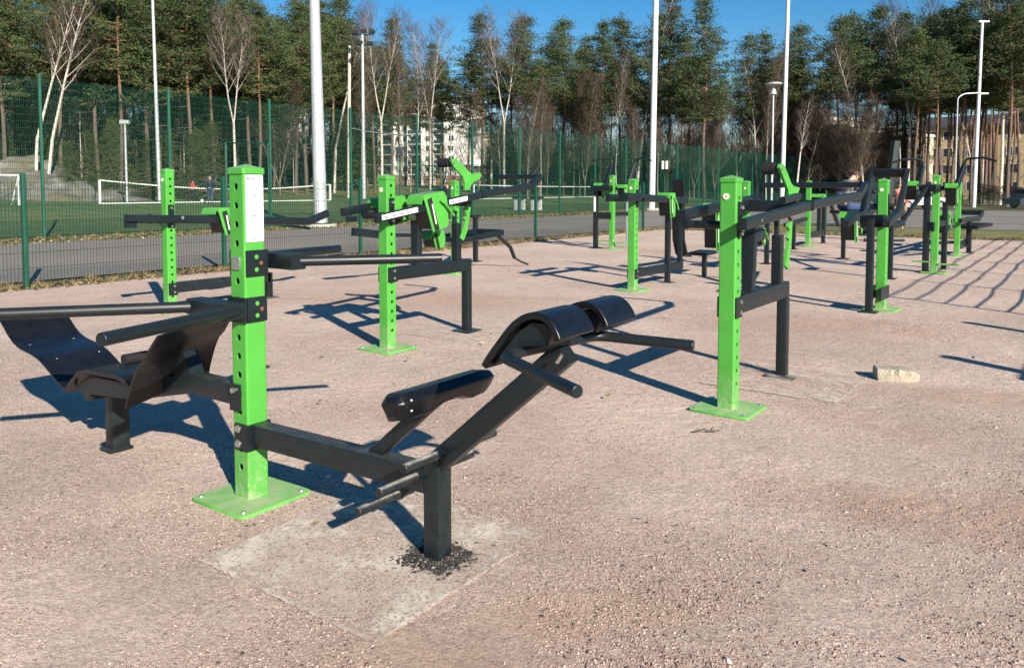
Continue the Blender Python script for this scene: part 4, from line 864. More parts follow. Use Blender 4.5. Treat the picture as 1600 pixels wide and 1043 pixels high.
ln += [(-.015, 1.263, .005, 1.258), (.010, 1.272, .036, 1.269), (.010, 1.266, .03, 1.263)]
flat(ln, 'ink', 'paragraphs')
b = MB()
for pts in ([(-.020, 1.485), (-.002, 1.468), (.004, 1.462), (.026, 1.445)], [(-.030, 1.362), (-.018, 1.374), (-.004, 1.372), (.012, 1.358), (.026, 1.352)]): b.tube([(xs_ + .003, Y0 + p, q) for p, q in pts], .0013, 6)
b.tube([(xs_ + .003, Y0 - .003, 1.470), (xs_ + .003, Y0 + .006, 1.461)], .003, 6); b.tube([(xs_ + .003, Y0 - .004, 1.373), (xs_ + .003, Y0 + .004, 1.369)], .003, 6); part(sg, 'exercise_drawings', b, M['inkdark'])
# square steel lock plate on the -Y face
b = MB(); b.beam((X0 - .004, Y0 - .058, 1.145), (X0 - .004, Y0 - .064, 1.145), .055, .062, ch=.006); part(S, 'lock_plate', b, M['steel'])
# brackets
clampY(S, X0, Y0, 1.145, .125, side=1); clampY(S, X0, Y0, .925, .120, side=-1)
# upper dip bars
B_(S, 'crossbar', (-3.50, 2.475, 1.150), (-3.055, 2.475, 1.150), .085, .075)
T_(S, 'dip_bar', [(-3.08, 2.49, 1.15), (-2.644, 3.037, 1.150)], .024); T_(S, 'dip_bar', [(-3.44, 2.49, 1.15), (-3.575, 3.19, 1.145)], .024)
# lower dip bars
b = MB(); b.prism([(-3.56, 2.285, .890), (-3.205, 2.285, .890), (-3.205, 2.18, .890), (-3.30, 2.15, .890), (-3.56, 2.20, .890)], (0, 0, .075)); part(S, 'crossbar', b, M['dark'], ang=20)
T_(S, 'dip_bar', [(-3.232, 2.27, .928), (-3.022, 1.512, .928)], .0275, seg=24); T_(S, 'dip_bar', [(-3.50, 2.25, .925), (-4.085, 1.38, .935)], .0275, seg=24)
# hyperextension bench on the +X side
cy = Y0 + .04
clamp(S, X0, Y0, .315, .125); B_(S, 'beam', (X0 + .063, Y0, .325), (-2.145, cy, .325), .085, .105, 'dark_worn')
b = MB(); L0 = (-2.105, cy); b.beam((*L0, .0), (*L0, .425), .082, .082, up=(0, 1, 0)); lg = part(S, 'leg', b, M['dark_worn'])
B_(S, 'boom', (-2.14, cy, .365), (-1.49, cy, .925), .062, .088)
B_(S, 'pad_strut', (-2.46, cy, .36), (-2.10, cy, .665), .048, .055)
# ankle pad, a many sided bar with notches below
b = MB(); st_ = [(-.285, .05, .02), (-.26, .085, .0), (-.10, .095, .0), (-.02, .060, .0), (.10, .055, .0), (.17, .09, .0), (.25, .08, .0), (.31, .045, .012)]; rings = []
for dy, dn, sh in st_:
    c = Vector((-2.13, cy + .04 + dy, .675)); rings.append([c + Vector((-.065 + sh, 0, .0)), c + Vector((-.035 + sh, 0, .040 - sh)), c + Vector((.036 - sh, 0, .048 - sh)), c + Vector((.064 - sh, 0, .014)), c + Vector((.042 - sh, 0, -dn * .62)), c + Vector((-.03 + sh, 0, -dn * .82))])
b.sweep(rings); pd = bev(part(S, 'ankle_pad', b, M['pad'], ang=60), .007, 3, 18)
for dy, z_ in ((-.235, .70), (-.235, .66), (.02, .655), (.23, .65)): b = MB(); q = Vector((-2.062, cy + .04 + dy, z_)); b.ball(q, .006, 6); part(pd, 'screw', b, M['steel'])
# stepped foot bars
for X_, Z_, ya, yb in ((-2.05, .455, 2.13, 2.69), (-2.18, .335, 2.13, 2.70), (-2.31, .225, 2.14, 2.66)): T_(S, 'foot_bar', [(X_, ya, Z_), (X_, yb, Z_)], .0185, 'bar_worn')
B_(S, 'foot_bar_holder', (-2.12, cy, .40), (-2.32, cy, .215), .03, .04)
# hip pads: bent rubber shells
def smoothline(ps, n=4):
    ps = [Vector(p) for p in ps]; o = []
    for i in range(len(ps) - 1):
        a, b_, c, d = ps[max(i - 1, 0)], ps[i], ps[i + 1], ps[min(i + 2, len(ps) - 1)]
        for k in range(n): t = k / n; o.append(.5 * ((2 * b_) + (c - a) * t + (2 * a - 5 * b_ + 4 * c - d) * t * t + (3 * b_ - a - 3 * c + d) * t ** 3))
    return o + [ps[-1]]
prof = [(-1.675, .888), (-1.64, .938), (-1.565, 1.028), (-1.525, 1.062), (-1.487, 1.080), (-1.445, 1.084), (-1.41, 1.070), (-1.385, 1.040), (-1.372, 1.012)]
for ya, yb in ((2.135, 2.355), (2.445, 2.665)): b = MB(); b.sheet(smoothline([(x_, ya, z_) for x_, z_ in prof]), (0, yb - ya, 0), .024); bev(part(S, 'hip_pad', b, M['pad'], ang=50), .006, 3, 45)
b = MB(); [b.prism([(x_, y_, z_) for x_, z_ in ((-1.652, .893), (-1.55, 1.015), (-1.49, 1.056), (-1.44, 1.058), (-1.405, 1.03), (-1.425, .985), (-1.52, .975), (-1.60, .92))], (0, .17, 0)) for y_ in (2.16, 2.47)]; b.beam((-1.60, 2.17, .955), (-1.60, 2.63, .955), .05, .012); part(S, 'pad_support', b, M['dark'], smooth=False)
for p in ((-1.585, 2.18, .972), (-1.48, 2.30, .90)): b = MB(); b.tube([p, Vector(p) + Vector((.02, 0, .03))], .008, 8); part(S, 'bolt', b, M['steel'])
T_(S, 'grip_bar', [(-1.150, 1.895, .932), (-1.560, 2.085, .950), (-1.500, 2.60, .948), (-1.140, 2.675, .938)], .0195, bend=.06, seg=20)
# lying bench on the -X side
clamp_l = MB(); clamp_l.box((X0 - .025, Y0 - .0625, .50), (.075, .009, .13)); clamp_l.box((X0 - .025, Y0 + .0625, .50), (.075, .009, .13)); clamp_l.box((X0 - .0635, Y0, .50), (.010, .133, .13)); k = part(S, 'bracket', clamp_l, M['dark'])
for z_ in (.535,): b = MB(); b.tube([(X0 - .03, Y0 - .067, z_), (X0 - .03, Y0 - .082, z_)], .014, 6); b.tube([(X0 - .005, Y0 - .067, z_ + .008), (X0 - .005, Y0 - .078, z_ + .008)], .007, 6); part(k, 'bolt', b, M['steel'])
b = MB(); b.path([(X0 - .066, Y0, .50), (-3.72, Y0, .50), (-4.18, Y0, .40), (-4.58, Y0, .40)], .085, .10); part(S, 'beam', b, M['dark_worn'])
b = MB(); b.beam((-4.52, Y0 + .0, 0), (-4.52, Y0 + .0, .355), .085, .10, up=(0, 1, 0)); lg = part(S, 'leg', b, M['dark_worn']); b = MB(); b.beam((-4.52, Y0 - .01, .002), (-4.52, Y0 - .01, .010), .13, .14, up=(0, 1, 0), ch=.01); part(lg, 'foot_plate', b, M['dark_worn'])
lw = [(-5.54, .690), (-5.47, .640), (-5.40, .590), (-5.33, .553), (-5.25, .530), (-5.17, .520), (-5.09, .510), (-5.01, .492), (-4.93, .462), (-4.85, .425), (-4.77, .388), (-4.68, .352)]
b = MB(); b.sheet(smoothline([(x_, 2.135, z_) for x_, z_ in lw]), (0, .40, 0), .014); w_ = bev(part(S, 'leg_rest', b, M['pad'], ang=60), .004, 2, 50)
for p in ((-5.26, 2.20, .541), (-5.26, 2.46, .541), (-4.96, 2.22, .490), (-4.96, 2.47, .490)): b = MB(); b.ball(p, .008, 6, (1, 1, .5)); part(w_, 'screw', b, M['steel'])
b = MB(); b.sheet([(-4.68, 2.13, .352), (-4.60, 2.13, .420), (-4.52, 2.13, .478), (-4.44, 2.13, .500), (-4.12, 2.13, .512), (-4.02, 2.13, .500)], (0, .40, 0), .022); part(S, 'seat', b, M['pad'])
b = MB(); b.prism([(-4.62, 2.16, .385), (-4.40, 2.16, .470), (-4.05, 2.16, .480), (-4.05, 2.16, .40), (-4.55, 2.16, .355)], (0, .012, 0)); b.prism([(-4.62, 2.5, .385), (-4.40, 2.5, .470), (-4.05, 2.5, .480), (-4.05, 2.5, .40), (-4.55, 2.5, .355)], (0, .012, 0)); b.beam((-4.50, 2.165, .345), (-4.50, 2.505, .345), .06, .05); part(S, 'seat_frame', b, M['dark'], smooth=False)
T_(S, 'roller', [(-4.16, 2.20, .585), (-4.16, 2.52, .585)], .031, 'foam')
# backrest: leaning plate with folded wings
A_, B2, C_, D_ = Vector((-4.03, 2.13, .365)), Vector((-3.71, 2.13, .775)), Vector((-3.63, 2.53, .875)), Vector((-3.90, 2.53, .500))
def shell(pts, th, m, name): n = (Vector(pts[1]) - Vector(pts[0])).cross(Vector(pts[2]) - Vector(pts[1])).normalized() * th; b = MB(); b.prism(pts, n); return part(S, name, b, M[m], smooth=False)
b = MB(); g_ = []
for i in range(9):
    u = i / 8; dz = .028 * math.sin(u * math.pi); row = []
    for j in range(5):
        v = j / 4; p = A_.lerp(B2, u).lerp(D_.lerp(C_, u), v); row.append(p + Vector((-.035, 0, .02)) * math.sin(u * math.pi * 1.0) * (1 if u < .6 else .6))
    g_.append(row)
nrm = Vector((-.8, .05, .6)).normalized() * .014; loops = [[*row, *[p - nrm for p in row[::-1]]] for row in g_]; b.sweep(loops); part(S, 'backrest', b, M['pad'], ang=40)
b = MB(); b.prism([(-3.86, 2.30, .55), (-3.76, 2.30, .66), (-3.70, 2.30, .55), (-3.84, 2.30, .50)], (0, .08, 0)); part(S, 'backrest_bracket', b, M['dark'], smooth=False)
slab(-2.87, -1.87, 1.80, 2.83, .37)
# crumbled asphalt round the bench leg
def heap(cx, cy_, r_, n, seed, m=None): pebbles('asphalt_crumbs', n, lambda g, k: np.column_stack([cx + g.normal(0, r_ * .5, k), cy_ + g.normal(0, r_ * .5, k), np.full(k, .008) + abs(g.normal(0, .004, k))]), lambda g, k: .0025 + .006 * g.uniform(0, 1, k) ** 3, m or M['crumb'], .7)
B_(S, 'foot_plate', (-2.105, cy, .004), (-2.105, cy, .014), .21, .21, 'asphaltcrumb', up=(0, 1, 0), ch=.01); heap(-2.105, cy, .105, 3000, 1); heap(-2.105, cy, .16, 700, 2)
# ================================================================ weight cassettes and lever machines
def cassette(root, c, d, L_=.30, W=.24, H_=.30, side=1, hood='green', tilt=None, name='weight_cassette', handle=True):
    """green hood over a black weight block; c is the top centre, d the arm direction (unit), side = which X side carries the slotted plate"""
    c = Vector(c); d = Vector(d).normalized(); xx = Vector((1, 0, 0)); up = d.cross(xx) * (-1 if d.cross(xx).z < 0 else 1); up.normalize()
    q = lambda a, s_, h: c + d * a + xx * s_ + up * h
    b = MB(); x_s = side * W / 2
    pr = [(-L_ * .47, -.03), (-L_ * .40, 0), (L_ * .36, 0), (L_ * .5, -.05), (L_ * .48, -H_ * .86), (L_ * .40, -H_ * .96), (-L_ * .20, -H_), (-L_ * .42, -.14 * H_)]
    b.prism([q(a, x_s, h) for a, h in pr], xx * (-.008 * side)); hd = part(root, name, b, M[hood], smooth=False)
    b = MB(); b.sheet([q(a, -x_s, h) for a, h in ((-L_ * .56, -.075), (-L_ * .5, -.02), (-L_ * .42, .004), (L_ * .36, .004), (L_ * .46, -.02))], xx * (W * side), .008); part(hd, 'hood', b, M[hood])
    b = MB(); b.prism([q(a, -x_s * .9, h) for a, h in ((-L_ * .40, -.02), (L_ * .36, -.02), (L_ * .32, -H_ * .86), (-L_ * .22, -H_ * .92))], xx * (W * .86 * side)); part(hd, 'weight_block', b, M['pad'], smooth=False)
    b = MB(); b.beam(q(-L_ * .24, x_s + .006 * side, -.10 * H_), q(-L_ * .04, x_s + .006 * side, -H_ * .97), .012, L_ * .17, up=d); part(hd, 'slot', b, M['foam'])
    if handle:
        b = MB(); b.tube([q(L_ * .16, x_s + .02 * side, -.20 * H_), q(L_ * .34, x_s + .035 * side, -H_ * .34), q(L_ * .60, x_s + .04 * side, -H_ * .68)], .012, 8, .03); part(hd, 'green_handle', b, M['green'])
        b = MB(); b.beam(q(-L_ * .18, x_s + .0135 * side, -H_ * .25), q(-L_ * .09, x_s + .0135 * side, -H_ * .80), .003, L_ * .035, up=d); part(hd, 'scale', b, M['paper'])
    return hd
def roller_lever(root, X_, pts_px, th=.022, rl=.13, roll=None):
    up_, low = pts_px; b = MB(); b.prism([P(x, y, X=X_) for x, y in up_], (th, 0, 0)); k = part(root, 'lever_plate', b, M['green'], ang=25)
    if low: b = MB(); b.prism([P(x, y, X=X_) for x, y in low], (th, 0, 0)); part(root, 'notched_sector', b, M['green'], ang=25)
    c = P(*roll, X=X_); b = MB(); b.tube([c + Vector((.005, 0, 0)), c - Vector((.035, 0, 0))], .03, 14); part(k, 'roller_hub', b, M['dark']); b = MB(); b.tube([c - Vector((.03, 0, 0)), c - Vector((.04, 0, 0)), c - Vector((rl, 0, 0)), c - Vector((rl + .01, 0, 0))], .047, 22); part(root, 'roller', b, M['foam'])
    b = MB(); b.tube([c + Vector((th, 0, 0)), c + Vector((th + .008, 0, 0))], .014, 10); part(k, 'bolt', b, M['steel'])
    return k
def lever_machine(x, y, h, label, Xn, arm_px, joint_px, kink_px, end_px, cross, lever, hgt=.70, sticker=False, stanch=True):
    S = thing('lever_machine', (x, y, 0), label, 'exercise machine'); post(S, x, y, h, 'X')
    clampY_ = clamp_y(S, x, y, hgt, .14)
    B_(S, 'beam', (x, y + .065, hgt), (x, y + 1.205, hgt), .07, .125, 'dark'); L_ = leg(S, x, y + 1.165, hgt - .064, .08, .24)
    B_(S, 'stanchion', (x, y + 1.0, hgt + .063), (x, y + 1.0, 1.14), .075, .075, up=(0, 1, 0)); B_(S, 'pivot_lug', (x, y + .97, 1.13), (x, y + .97, 1.27), .03, .05, 'dark', up=(0, 1, 0))
    if stanch: b = MB(); b.path([(x - .02, y + .42, hgt + .063), (x - .02, y + .42, 1.16), (x - .02, y + .66, 1.16)], .08, .075, up=(1, 0, 0)); part(S, 'stanchion', b, M['dark'])
    p0, pj, pk, pe = [P(*q, X=Xn) for q in (arm_px, joint_px, kink_px, end_px)]
    b = MB(); b.path([p0, pj, pk, pe], .055, .072, ch=.008); arm = part(S, 'lever_arm', b, M['dark'])
    for t in (-.02, .02): b = MB(); d = (pk - p0).normalized(); b.beam(pj + d * (t - .004), pj + d * (t + .004), .066, .084); part(arm, 'joint_flange', b, M['dark'])
    b = MB(); b.tube([pe, pe - Vector((cross, 0, 0))], .028, 12); part(S, 'crossbar', b, M['dark'])
    d = (pj - p0).normalized(); q0 = p0 + Vector((-.40 - (Xn - x - .13), 0, .05)); B_(S, 'lever_arm', q0, q0 + d * 1.45, .055, .072)
    B_(S, 'arm_stop', q0 + Vector((0, .06, -.065)), q0 + Vector((0, .16, -.06)), .05, .05)
    b = MB(); b.box((x + .064, y + .0, 1.29), (.012, .06, .24)); b.tube([(x - .34, y + .02, 1.25), (x + .17, y + .02, 1.25)], .028, 14); pv = part(S, 'pivot', b, M['dark'])
    for z_ in (1.37, 1.20): b = MB(); b.tube([(x + .07, y, z_), (x + .088, y, z_)], .014, 6); part(pv, 'bolt', b, M['steel'])
    # cross box that carries the lever
    B_(S, 'cross_box', P(lever[2][0] - 8, lever[2][1] + 60, X=x + .02) * 0 + Vector((x + .12, y + 1.07, 1.36)), Vector((x - .38, y + 1.07, 1.36)), .07, .09)
    roller_lever(S, x + .02, lever[:2], roll=lever[2], rl=.15 if x < -4 else .105)
    return S, arm, p0, pj, d
def clamp_y(root, x, y, z, h): 
    k = clampY(root, x, y, z, h, holes=False, side=1)
    for dz in (.25, -.25): b = MB(); b.tube([(x + .066, y + .02, z + dz * h), (x + .080, y + .02, z + dz * h)], .014, 6); part(k, 'bolt', b, M['steel'])
    return k
# second row, left: the lever machine with red scales
upL = [(703, 252), (705, 248), (710, 248), (729, 267), (735, 272), (743, 271), (748, 269), (750, 275), (745, 281), (738, 284), (733, 290), (731, 297), (724, 297), (724, 287), (721, 277), (714, 269), (706, 260)]
lowL = [(716, 371), (723, 352), (725, 344), (722, 341), (724, 338), (727, 338), (725, 331), (723, 327), (726, 325), (725, 318), (733, 313), (733, 325), (730, 347), (728, 360), (722, 376)]
S, arm, p0, pj, d = lever_machine(-5.30, 5.32, 1.585, 'lever machine with red numbered scale strips and green weight hoods, left of centre', -5.14, (587, 342), (753, 304), (829, 291), (844, 276), .62, (upL, lowL, (706, 254)))
for t0, t1 in ((.05, .52), (.98, 1.26)):
    a_ = p0 + d * t0 + Vector((.0295, 0, .003)); e_ = p0 + d * t1 + Vector((.0295, 0, .003)); B_(arm, 'scale_strip', a_, e_, .003, .045, 'paper', ch=.001)
    n = int((t1 - t0) / .1)
    for i in range(n): f = p0 + d * (t0 + .03 + i * .1) + Vector((.032, 0, .0)); b = MB(); b.beam(f, f + d * .05, .002, .020, ch=.0004); part(arm, 'red_number', b, M['pink'])
cassette(S, p0 + d * .74 + Vector((-.05, 0, .12)), d, .35, .19, .36); cassette(S, p0 + d * .52 + Vector((-.37, 0, .11)), d, .34, .2, .26, handle=False)
cassette(S, Vector((-5.36, 6.02, 1.07)), (0, 1, .02), .20, .16, .17, handle=False)
b = MB(); b.tube([p0 + d * .2 + Vector((0, 0, .0)), p0 + d * .25 + Vector((-.4, 0, -.02))], .03, 12); b.ball(p0 + d * .42 + Vector((-.18, 0, -.06)), .07, 10, (1.4, 1, .8)); part(S, 'pivot_drum', b, M['foam'])
slab(-5.85, -4.85, 5.98, 6.98, .22)
# second row, right: the same lever machine without scales
upR = [(1214, 262), (1216, 256), (1220, 256), (1226, 270), (1232, 286), (1236, 291), (1245, 293), (1245, 297), (1240, 303), (1236, 309), (1236, 326), (1229, 328), (1229, 310), (1227, 296), (1222, 283), (1217, 270)]
lowR = [(1223, 415), (1226, 392), (1229, 375), (1226, 371), (1228, 366), (1230, 360), (1227, 354), (1229, 348), (1234, 345), (1233, 372), (1230, 396), (1228, 421)]
S, arm, p0, pj, d = lever_machine(-1.97, 5.215, 1.545, 'nearest lever machine right of centre, with plain dark arm and high black roller', -1.82, (1160, 351), (1264, 321), (1343, 305), (1352, 289), 1.02, (upR, lowR, (1217, 263)))
for k in (.28,): b = MB(); q = p0 + d * k + Vector((.0285, 0, 0)); b.tube([q, q + Vector((.006, 0, 0))], .012, 10); part(arm, 'bolt', b, M['steel'])
B_(S, 'joint_tube', pj + Vector((-.02, -.62, .045)), pj + Vector((-.02, -.22, .075)), .05, .05)
slab(-2.40, -1.40, 5.75, 6.75, .24)
# ================================================================ station 4: left post with the long level arm
x, y = -9.13, 5.43; S = thing('arm_machine', (x, y, 0), 'leftmost green post with a long level dark arm, standing by the low fence', 'exercise machine'); post(S, x, y, 1.70, 'X')
Xa = x + .13; p0, pk, pe = P(196, 342, X=Xa), P(482, 346, X=Xa), P(512, 333, X=Xa)
b = MB(); b.path([p0, P(358, 343, X=Xa), pk, pe], .06, .10); arm = part(S, 'lever_arm', b, M['dark'])
b = MB(); b.box(P(204, 351, X=Xa), (.06, .12, .07)); part(arm, 'arm_stop', b, M['dark']); b = MB(); q = P(234, 342, X=Xa); b.box(q, (.07, .012, .115)); part(arm, 'joint_flange', b, M['dark'])
b = MB(); q = P(285, 340, X=Xa + .03); b.tube([q, q + Vector((.01, 0, 0))], .02, 10); part(arm, 'bolt', b, M['steel'])
b = MB(); b.box((x + .065, y, 1.16), (.012, .075, .28)); b.tube([(x - .1, y, 1.1), (x + .15, y, 1.1)], .03, 12); pv = part(S, 'pivot', b, M['dark'])
for z_ in (1.26, 1.04): b = MB(); b.tube([(x + .07, y, z_), (x + .085, y, z_)], .016, 6); part(pv, 'bolt', b, M['steel'])
b = MB(); q = P(446, 351, X=Xa - .3); b.tube([P(420, 349, X=Xa - .25), P(484, 357, X=Xa - .25)], .018, 8); part(S, 'lower_bar', b, M['fencepost'])
clamp_y(S, x, y, .27, .15); B_(S, 'beam', (x, y + .065, .28), (x, y + 1.45, .28), .08, .13, 'dark_worn'); leg(S, x, y + 1.45, .28 + .065)
B_(S, 'stanchion', (x, y + 1.3, .345), (x, y + 1.3, .95), .08, .08, up=(0, 1, 0)); q = P(345, 328, X=Xa); cassette(S, q + Vector((-.08, .1, .02)), (0, 1, .0), .42, .3, .34)
slab(-9.6, -8.6, 6.4, 7.4, .1)
# ================================================================ station 11: behind the scaled lever machine
x, y = -9.02, 10.72; S = thing('lever_machine', (x, y, 0), 'green post with dark frame and folding foot strut behind the scaled lever machine', 'exercise machine'); post(S, x, y, 1.60, 'X')
Xa = x + .2; B_(S, 'lever_arm', P(551, 362, X=Xa), P(600, 367, X=Xa), .06, .12); B_(S, 'lever_arm', P(600, 367, X=Xa), P(690, 368, X=Xa), .05, .06)
b = MB(); zf = P(770, 362, X=x)[2]; a1, a2, a3, a4 = P(722, 376, X=x + .25), P(785, 363, X=x + .25), P(757, 358, X=x - .4), P(722, 362, X=x - .4); b.path([a1, a2, Vector((x - .35, a2.y, a2.z)), Vector((x - .35, a1.y, a1.z + .02)), a1], .06, .075); b.beam(Vector((x - .35, (a1.y + a2.y) / 2, a2.z)), Vector((x + .25, (a1.y + a2.y) / 2, (a1.z + a2.z) / 2)), .05, .06); part(S, 'seat_frame', b, M['dark'])
lx = P(743, 408, Z=0); leg(S, lx.x, lx.y, .92); B_(S, 'leg_head', (lx.x, lx.y - .12, .93), (lx.x, lx.y + .12, .93), .09, .05); B_(S, 'beam', (x, y + .07, .55), (lx.x, lx.y, .60), .07, .12)
B_(S, 'folding_strut', P(775, 366, X=x + .2), P(797, 386, X=x + .2), .05, .05); B_(S, 'folding_strut', P(797, 385, X=x + .2), P(804, 403, X=x + .2), .045, .06); T_(S, 'strut_foot', [P(804, 403, X=x + .2), P(815, 409, X=x + .2), P(825, 413, X=x + .2)], .018)
# ================================================================ station 5: low beam machine right of centre
x, y = -5.47, 10.56; S = thing('arm_machine', (x, y, 0), 'green post with level arm, low beam and black back pad near the tall white pole', 'exercise machine'); post(S, x, y, 1.60, 'X')
Xa = x + .13; p0, p1 = P(978, 307, X=Xa), P(1060, 313, X=Xa); q0 = P(949, 309, X=x - .3); 
B_(S, 'lever_arm', p0, p1 + Vector((0, .3, -.01)), .06, .11); B_(S, 'lever_arm', q0, q0 + Vector((0, 1.1, -.02)), .06, .11); b = MB(); b.tube([(x - .32, y, 1.33), (x + .16, y, 1.33)], .03, 12); b.box((x + .065, y, 1.35), (.012, .08, .26)); part(S, 'pivot', b, M['dark'])
clamp_y(S, x, y, .24, .15); B_(S, 'beam', (x, y + .065, .24), (x, y + 1.72, .24), .07, .13, 'dark'); l1 = P(1041, 441, Z=0); leg(S, x + .02, y + 1.15, 1.27, .075, .2); B_(S, 'stanchion', (x, y + 1.66, .30), (x, y + 1.66, 1.3), .075, .075, up=(0, 1, 0))
cassette(S, P(1046, 304, X=Xa) + Vector((-.05, 0, .02)), (0, 1, 0), .25, .20, .38)
b = MB(); q = Vector((*far(1050, 13.4), 1.64)); b.sheet([q + Vector((0, 0, 0)), q + Vector((0, .05, -.12)), q + Vector((0, .02, -.5)), q + Vector((0, .06, -1.0)), q + Vector((0, .18, -1.24)), q + Vector((0, .36, -1.28))], (.20, 0, 0), .06); part(S, 'back_pad', b, M['pad'])
b = MB(); q = Vector((x - .05, y + 2.5, .36)); b.beam(q, q + Vector((0, .5, .02)), .36, .05); part(S, 'seat_pad', b, M['pad']); B_(S, 'seat_post', (x + .1, y + 2.45, 0), (x + .1, y + 2.45, .36), .07, .07, up=(0, 1, 0))
slab(-6.0, -5.0, 11.3, 12.3, .15)
# ================================================================ station 12: between post 5 and the right lever machine
x, y = -5.55, 15.0; g0 = P(1165, 400, Z=0); x, y = far(1166, 14.9); S = thing('arm_machine', (x, y, 0), 'green post with hooded weight boxes seen just right of the nearest right post top', 'exercise machine'); post(S, x, y, 1.60, 'X')
xb = x - .05; B_(S, 'lever_arm', P(1100, 341, X=x - .2), P(1160, 343, X=x - .2), .08, .12)
c_ = P(1113, 318, X=x + .1); cassette(S, c_, (0, 1, 0), .28, .22, .80, side=1, handle=True); c_ = P(1187, 357, X=x + .2); cassette(S, c_, (0, 1, 0), .22, .17, .32)
c_ = P(1174, 366, X=x + .3); b = MB(); b.beam(c_, c_ + Vector((0, .28, 0)), .24, .26, ch=.02); part(S, 'weight_block', b, M['pad']); leg(S, x, y + 1.2, 1.0); B_(S, 'beam', (x, y + .07, .5), (x, y + 1.2, .5), .08, .12)
B_(S, 'lever_arm', P(1160, 326, X=x + .15), P(1185, 318, X=x + .15), .08, .16)
T_(S, 'hook', [P(1170, 303, X=x), P(1173, 315, X=x), P(1178, 318, X=x), P(1181, 312, X=x), P(1181, 303, X=x)], .02, bend=.05)
# ================================================================ station 9: far green post
x, y = -5.93, 21.14; S = thing('arm_machine', (x, y, 0), 'far green post with low beam and diagonal struts, right of the black roller', 'exercise machine'); post(S, x, y, 1.66, 'X'); B_(S, 'beam', (x, y + .07, .28), (x, y + 1.6, .30), .08, .16); leg(S, x, y + 1.45, 1.1, .09)
B_(S, 'stanchion', (x, y + 1.0, .36), (x, y + 1.0, 1.2), .09, .09, up=(0, 1, 0)); B_(S, 'diagonal_strut', (x, y - 1.9, .62), (x, y - .2, .72), .08, .1); B_(S, 'diagonal_strut', (x + .1, y + 1.5, 1.25), (x + .1, y + 2.6, .45), .08, .1); b = MB(); b.path([(x + .2, y - 1.9, .62), (x + .2, y - 2.5, .95), (x - .2, y - 2.5, .95), (x - .2, y - 1.9, .62)], .06, .06); part(S, 'foot_frame', b, M['dark']); leg(S, x, y - 1.2, .6)
cassette(S, (x + .1, y + .45, 1.34), (0, 1, 0), .5, .3, .3)
slab(-6.3, -5.3, 22.0, 23.0, .1)
# ================================================================ station 6: upright loop handle
x, y = -2.10, 10.70; S = thing('loop_machine', (x, y, 0), 'green post with a big square loop handle above it and a dark front leg', 'exercise machine'); post(S, x, y, 1.58, 'X')
leg(S, -2.16, 10.33, 1.13, .08, .2); B_(S, 'beam', (-2.045, 10.37, .22), (-2.03, y + .06, .22), .02, .16); B_(S, 'beam', (-2.17, 10.37, .22), (-2.17, y + .06, .22), .02, .16)
b = MB(); n1 = P(1385, 350, X=-1.98); k1 = P(1404, 332, X=-1.98); u1 = P(1417, 270, X=-1.98); wd_ = .0
off = Vector((-.42, 0, 0)); b.path([n1, k1, u1, u1 + off, k1 + off, n1 + off + Vector((0, -.2, 0))], .075, .085, up=(0, -.3, 1)); part(S, 'loop_handle', b, M['dark'])
B_(S, 'cross_box', P(1347, 346, X=-2.3), P(1383, 345, X=-2.02), .09, .15); b = MB(); b.tube([(x - .15, y, 1.27), (x + .12, y, 1.27)], .035, 12); b.box((x + .063, y, 1.3), (.012, .08, .25)); b.box((x - .063, y, 1.3), (.012, .08, .25)); part(S, 'pivot', b, M['dark'])
c_ = P(1324, 332, X=-2.75); cassette(S, c_ + Vector((0, .1, .0)), (0, 1, .0), .24, .20, .42, side=1); B_(S, 'lever_arm', c_ + Vector((.2, .05, -.07)), c_ + Vector((.2, 1.4, .18)), .07, .10)
slab(-2.7, -1.7, 11.2, 12.2, .1)
# ================================================================ pull stations with antler bars (stations 7 and 10)
def pull_station(x, y, h, lx, ly, label, W2=1.0, lean=0, tz_=2.25, grey=True):
    S = thing('pull_station', (x, y, 0), label, 'exercise machine'); post(S, x, y, h, 'X', plate=True); leg(S, lx, ly, 1.52, .10, .26, 'dark')
    B_(S, 'beam', (lx, ly, .82), (x, y - .06, .82), .08, .16); B_(S, 'head_box', (lx - .04, ly - .1, 1.50), (x + .05, y - .15, 1.50), .22, .13)
    for s_, dx_ in ((-1, -.35), (1, .25)):
        p = Vector((x + dx_, y + .25, 1.45)); q = p + Vector((s_ * .04 + .08, .25, tz_ - 1.60)); B_(S, 'antler_post', p, q, .06, .10)
        T_(S, 'pull_bar', [q, q + Vector((.01, .01, .12)), q + Vector((s_ * .28, -.08, .14)), q + Vector((s_ * .50, -.16, .07))], .020, bend=.05)
    cassette(S, (x - .42, y + .1, 1.62), (0, 1, 0), .24, .20, .36); cassette(S, (x + .22, y + .12, 1.58), (0, 1, 0), .22, .18, .42)
    B_(S, 'top_link', (x - .5, y + .12, 1.50), (x + .3, y + .12, 1.50), .09, .09); B_(S, 'rear_post', (x + .05, y + .75, 0), (x + .05, y + .75, 1.25), .09, .09, 'galv' if grey else 'dark', up=(0, 1, 0)); B_(S, 'rear_link', (x, y + .06, .86), (x + .05, y + .72, .86), .06, .1)
    b = MB(); b.beam((x - .36, y - .02, .19), (x - .06, y - .02, .19), .1, .025); b.beam((x + .06, y - .02, .16), (x + .40, y - .02, .16), .1, .025); part(S, 'foot_rest', b, M['green'])
    return S
S = pull_station(-9.60, 17.42, 1.78, -10.03, 17.36, 'green pull station with antler bars and a pale strip on its dark leg')
b = MB(); b.beam((-10.03, 17.30, 1.32), (-10.03, 17.30, .92), .06, .012, up=(0, 1, 0)); part(S, 'pale_strip', b, M['white'])
S = pull_station(-2.26, 15.90, 1.70, -2.40, 15.90, 'green pull station with two antler bars before the brick apartment house, at the right', grey=False, tz_=2.05)
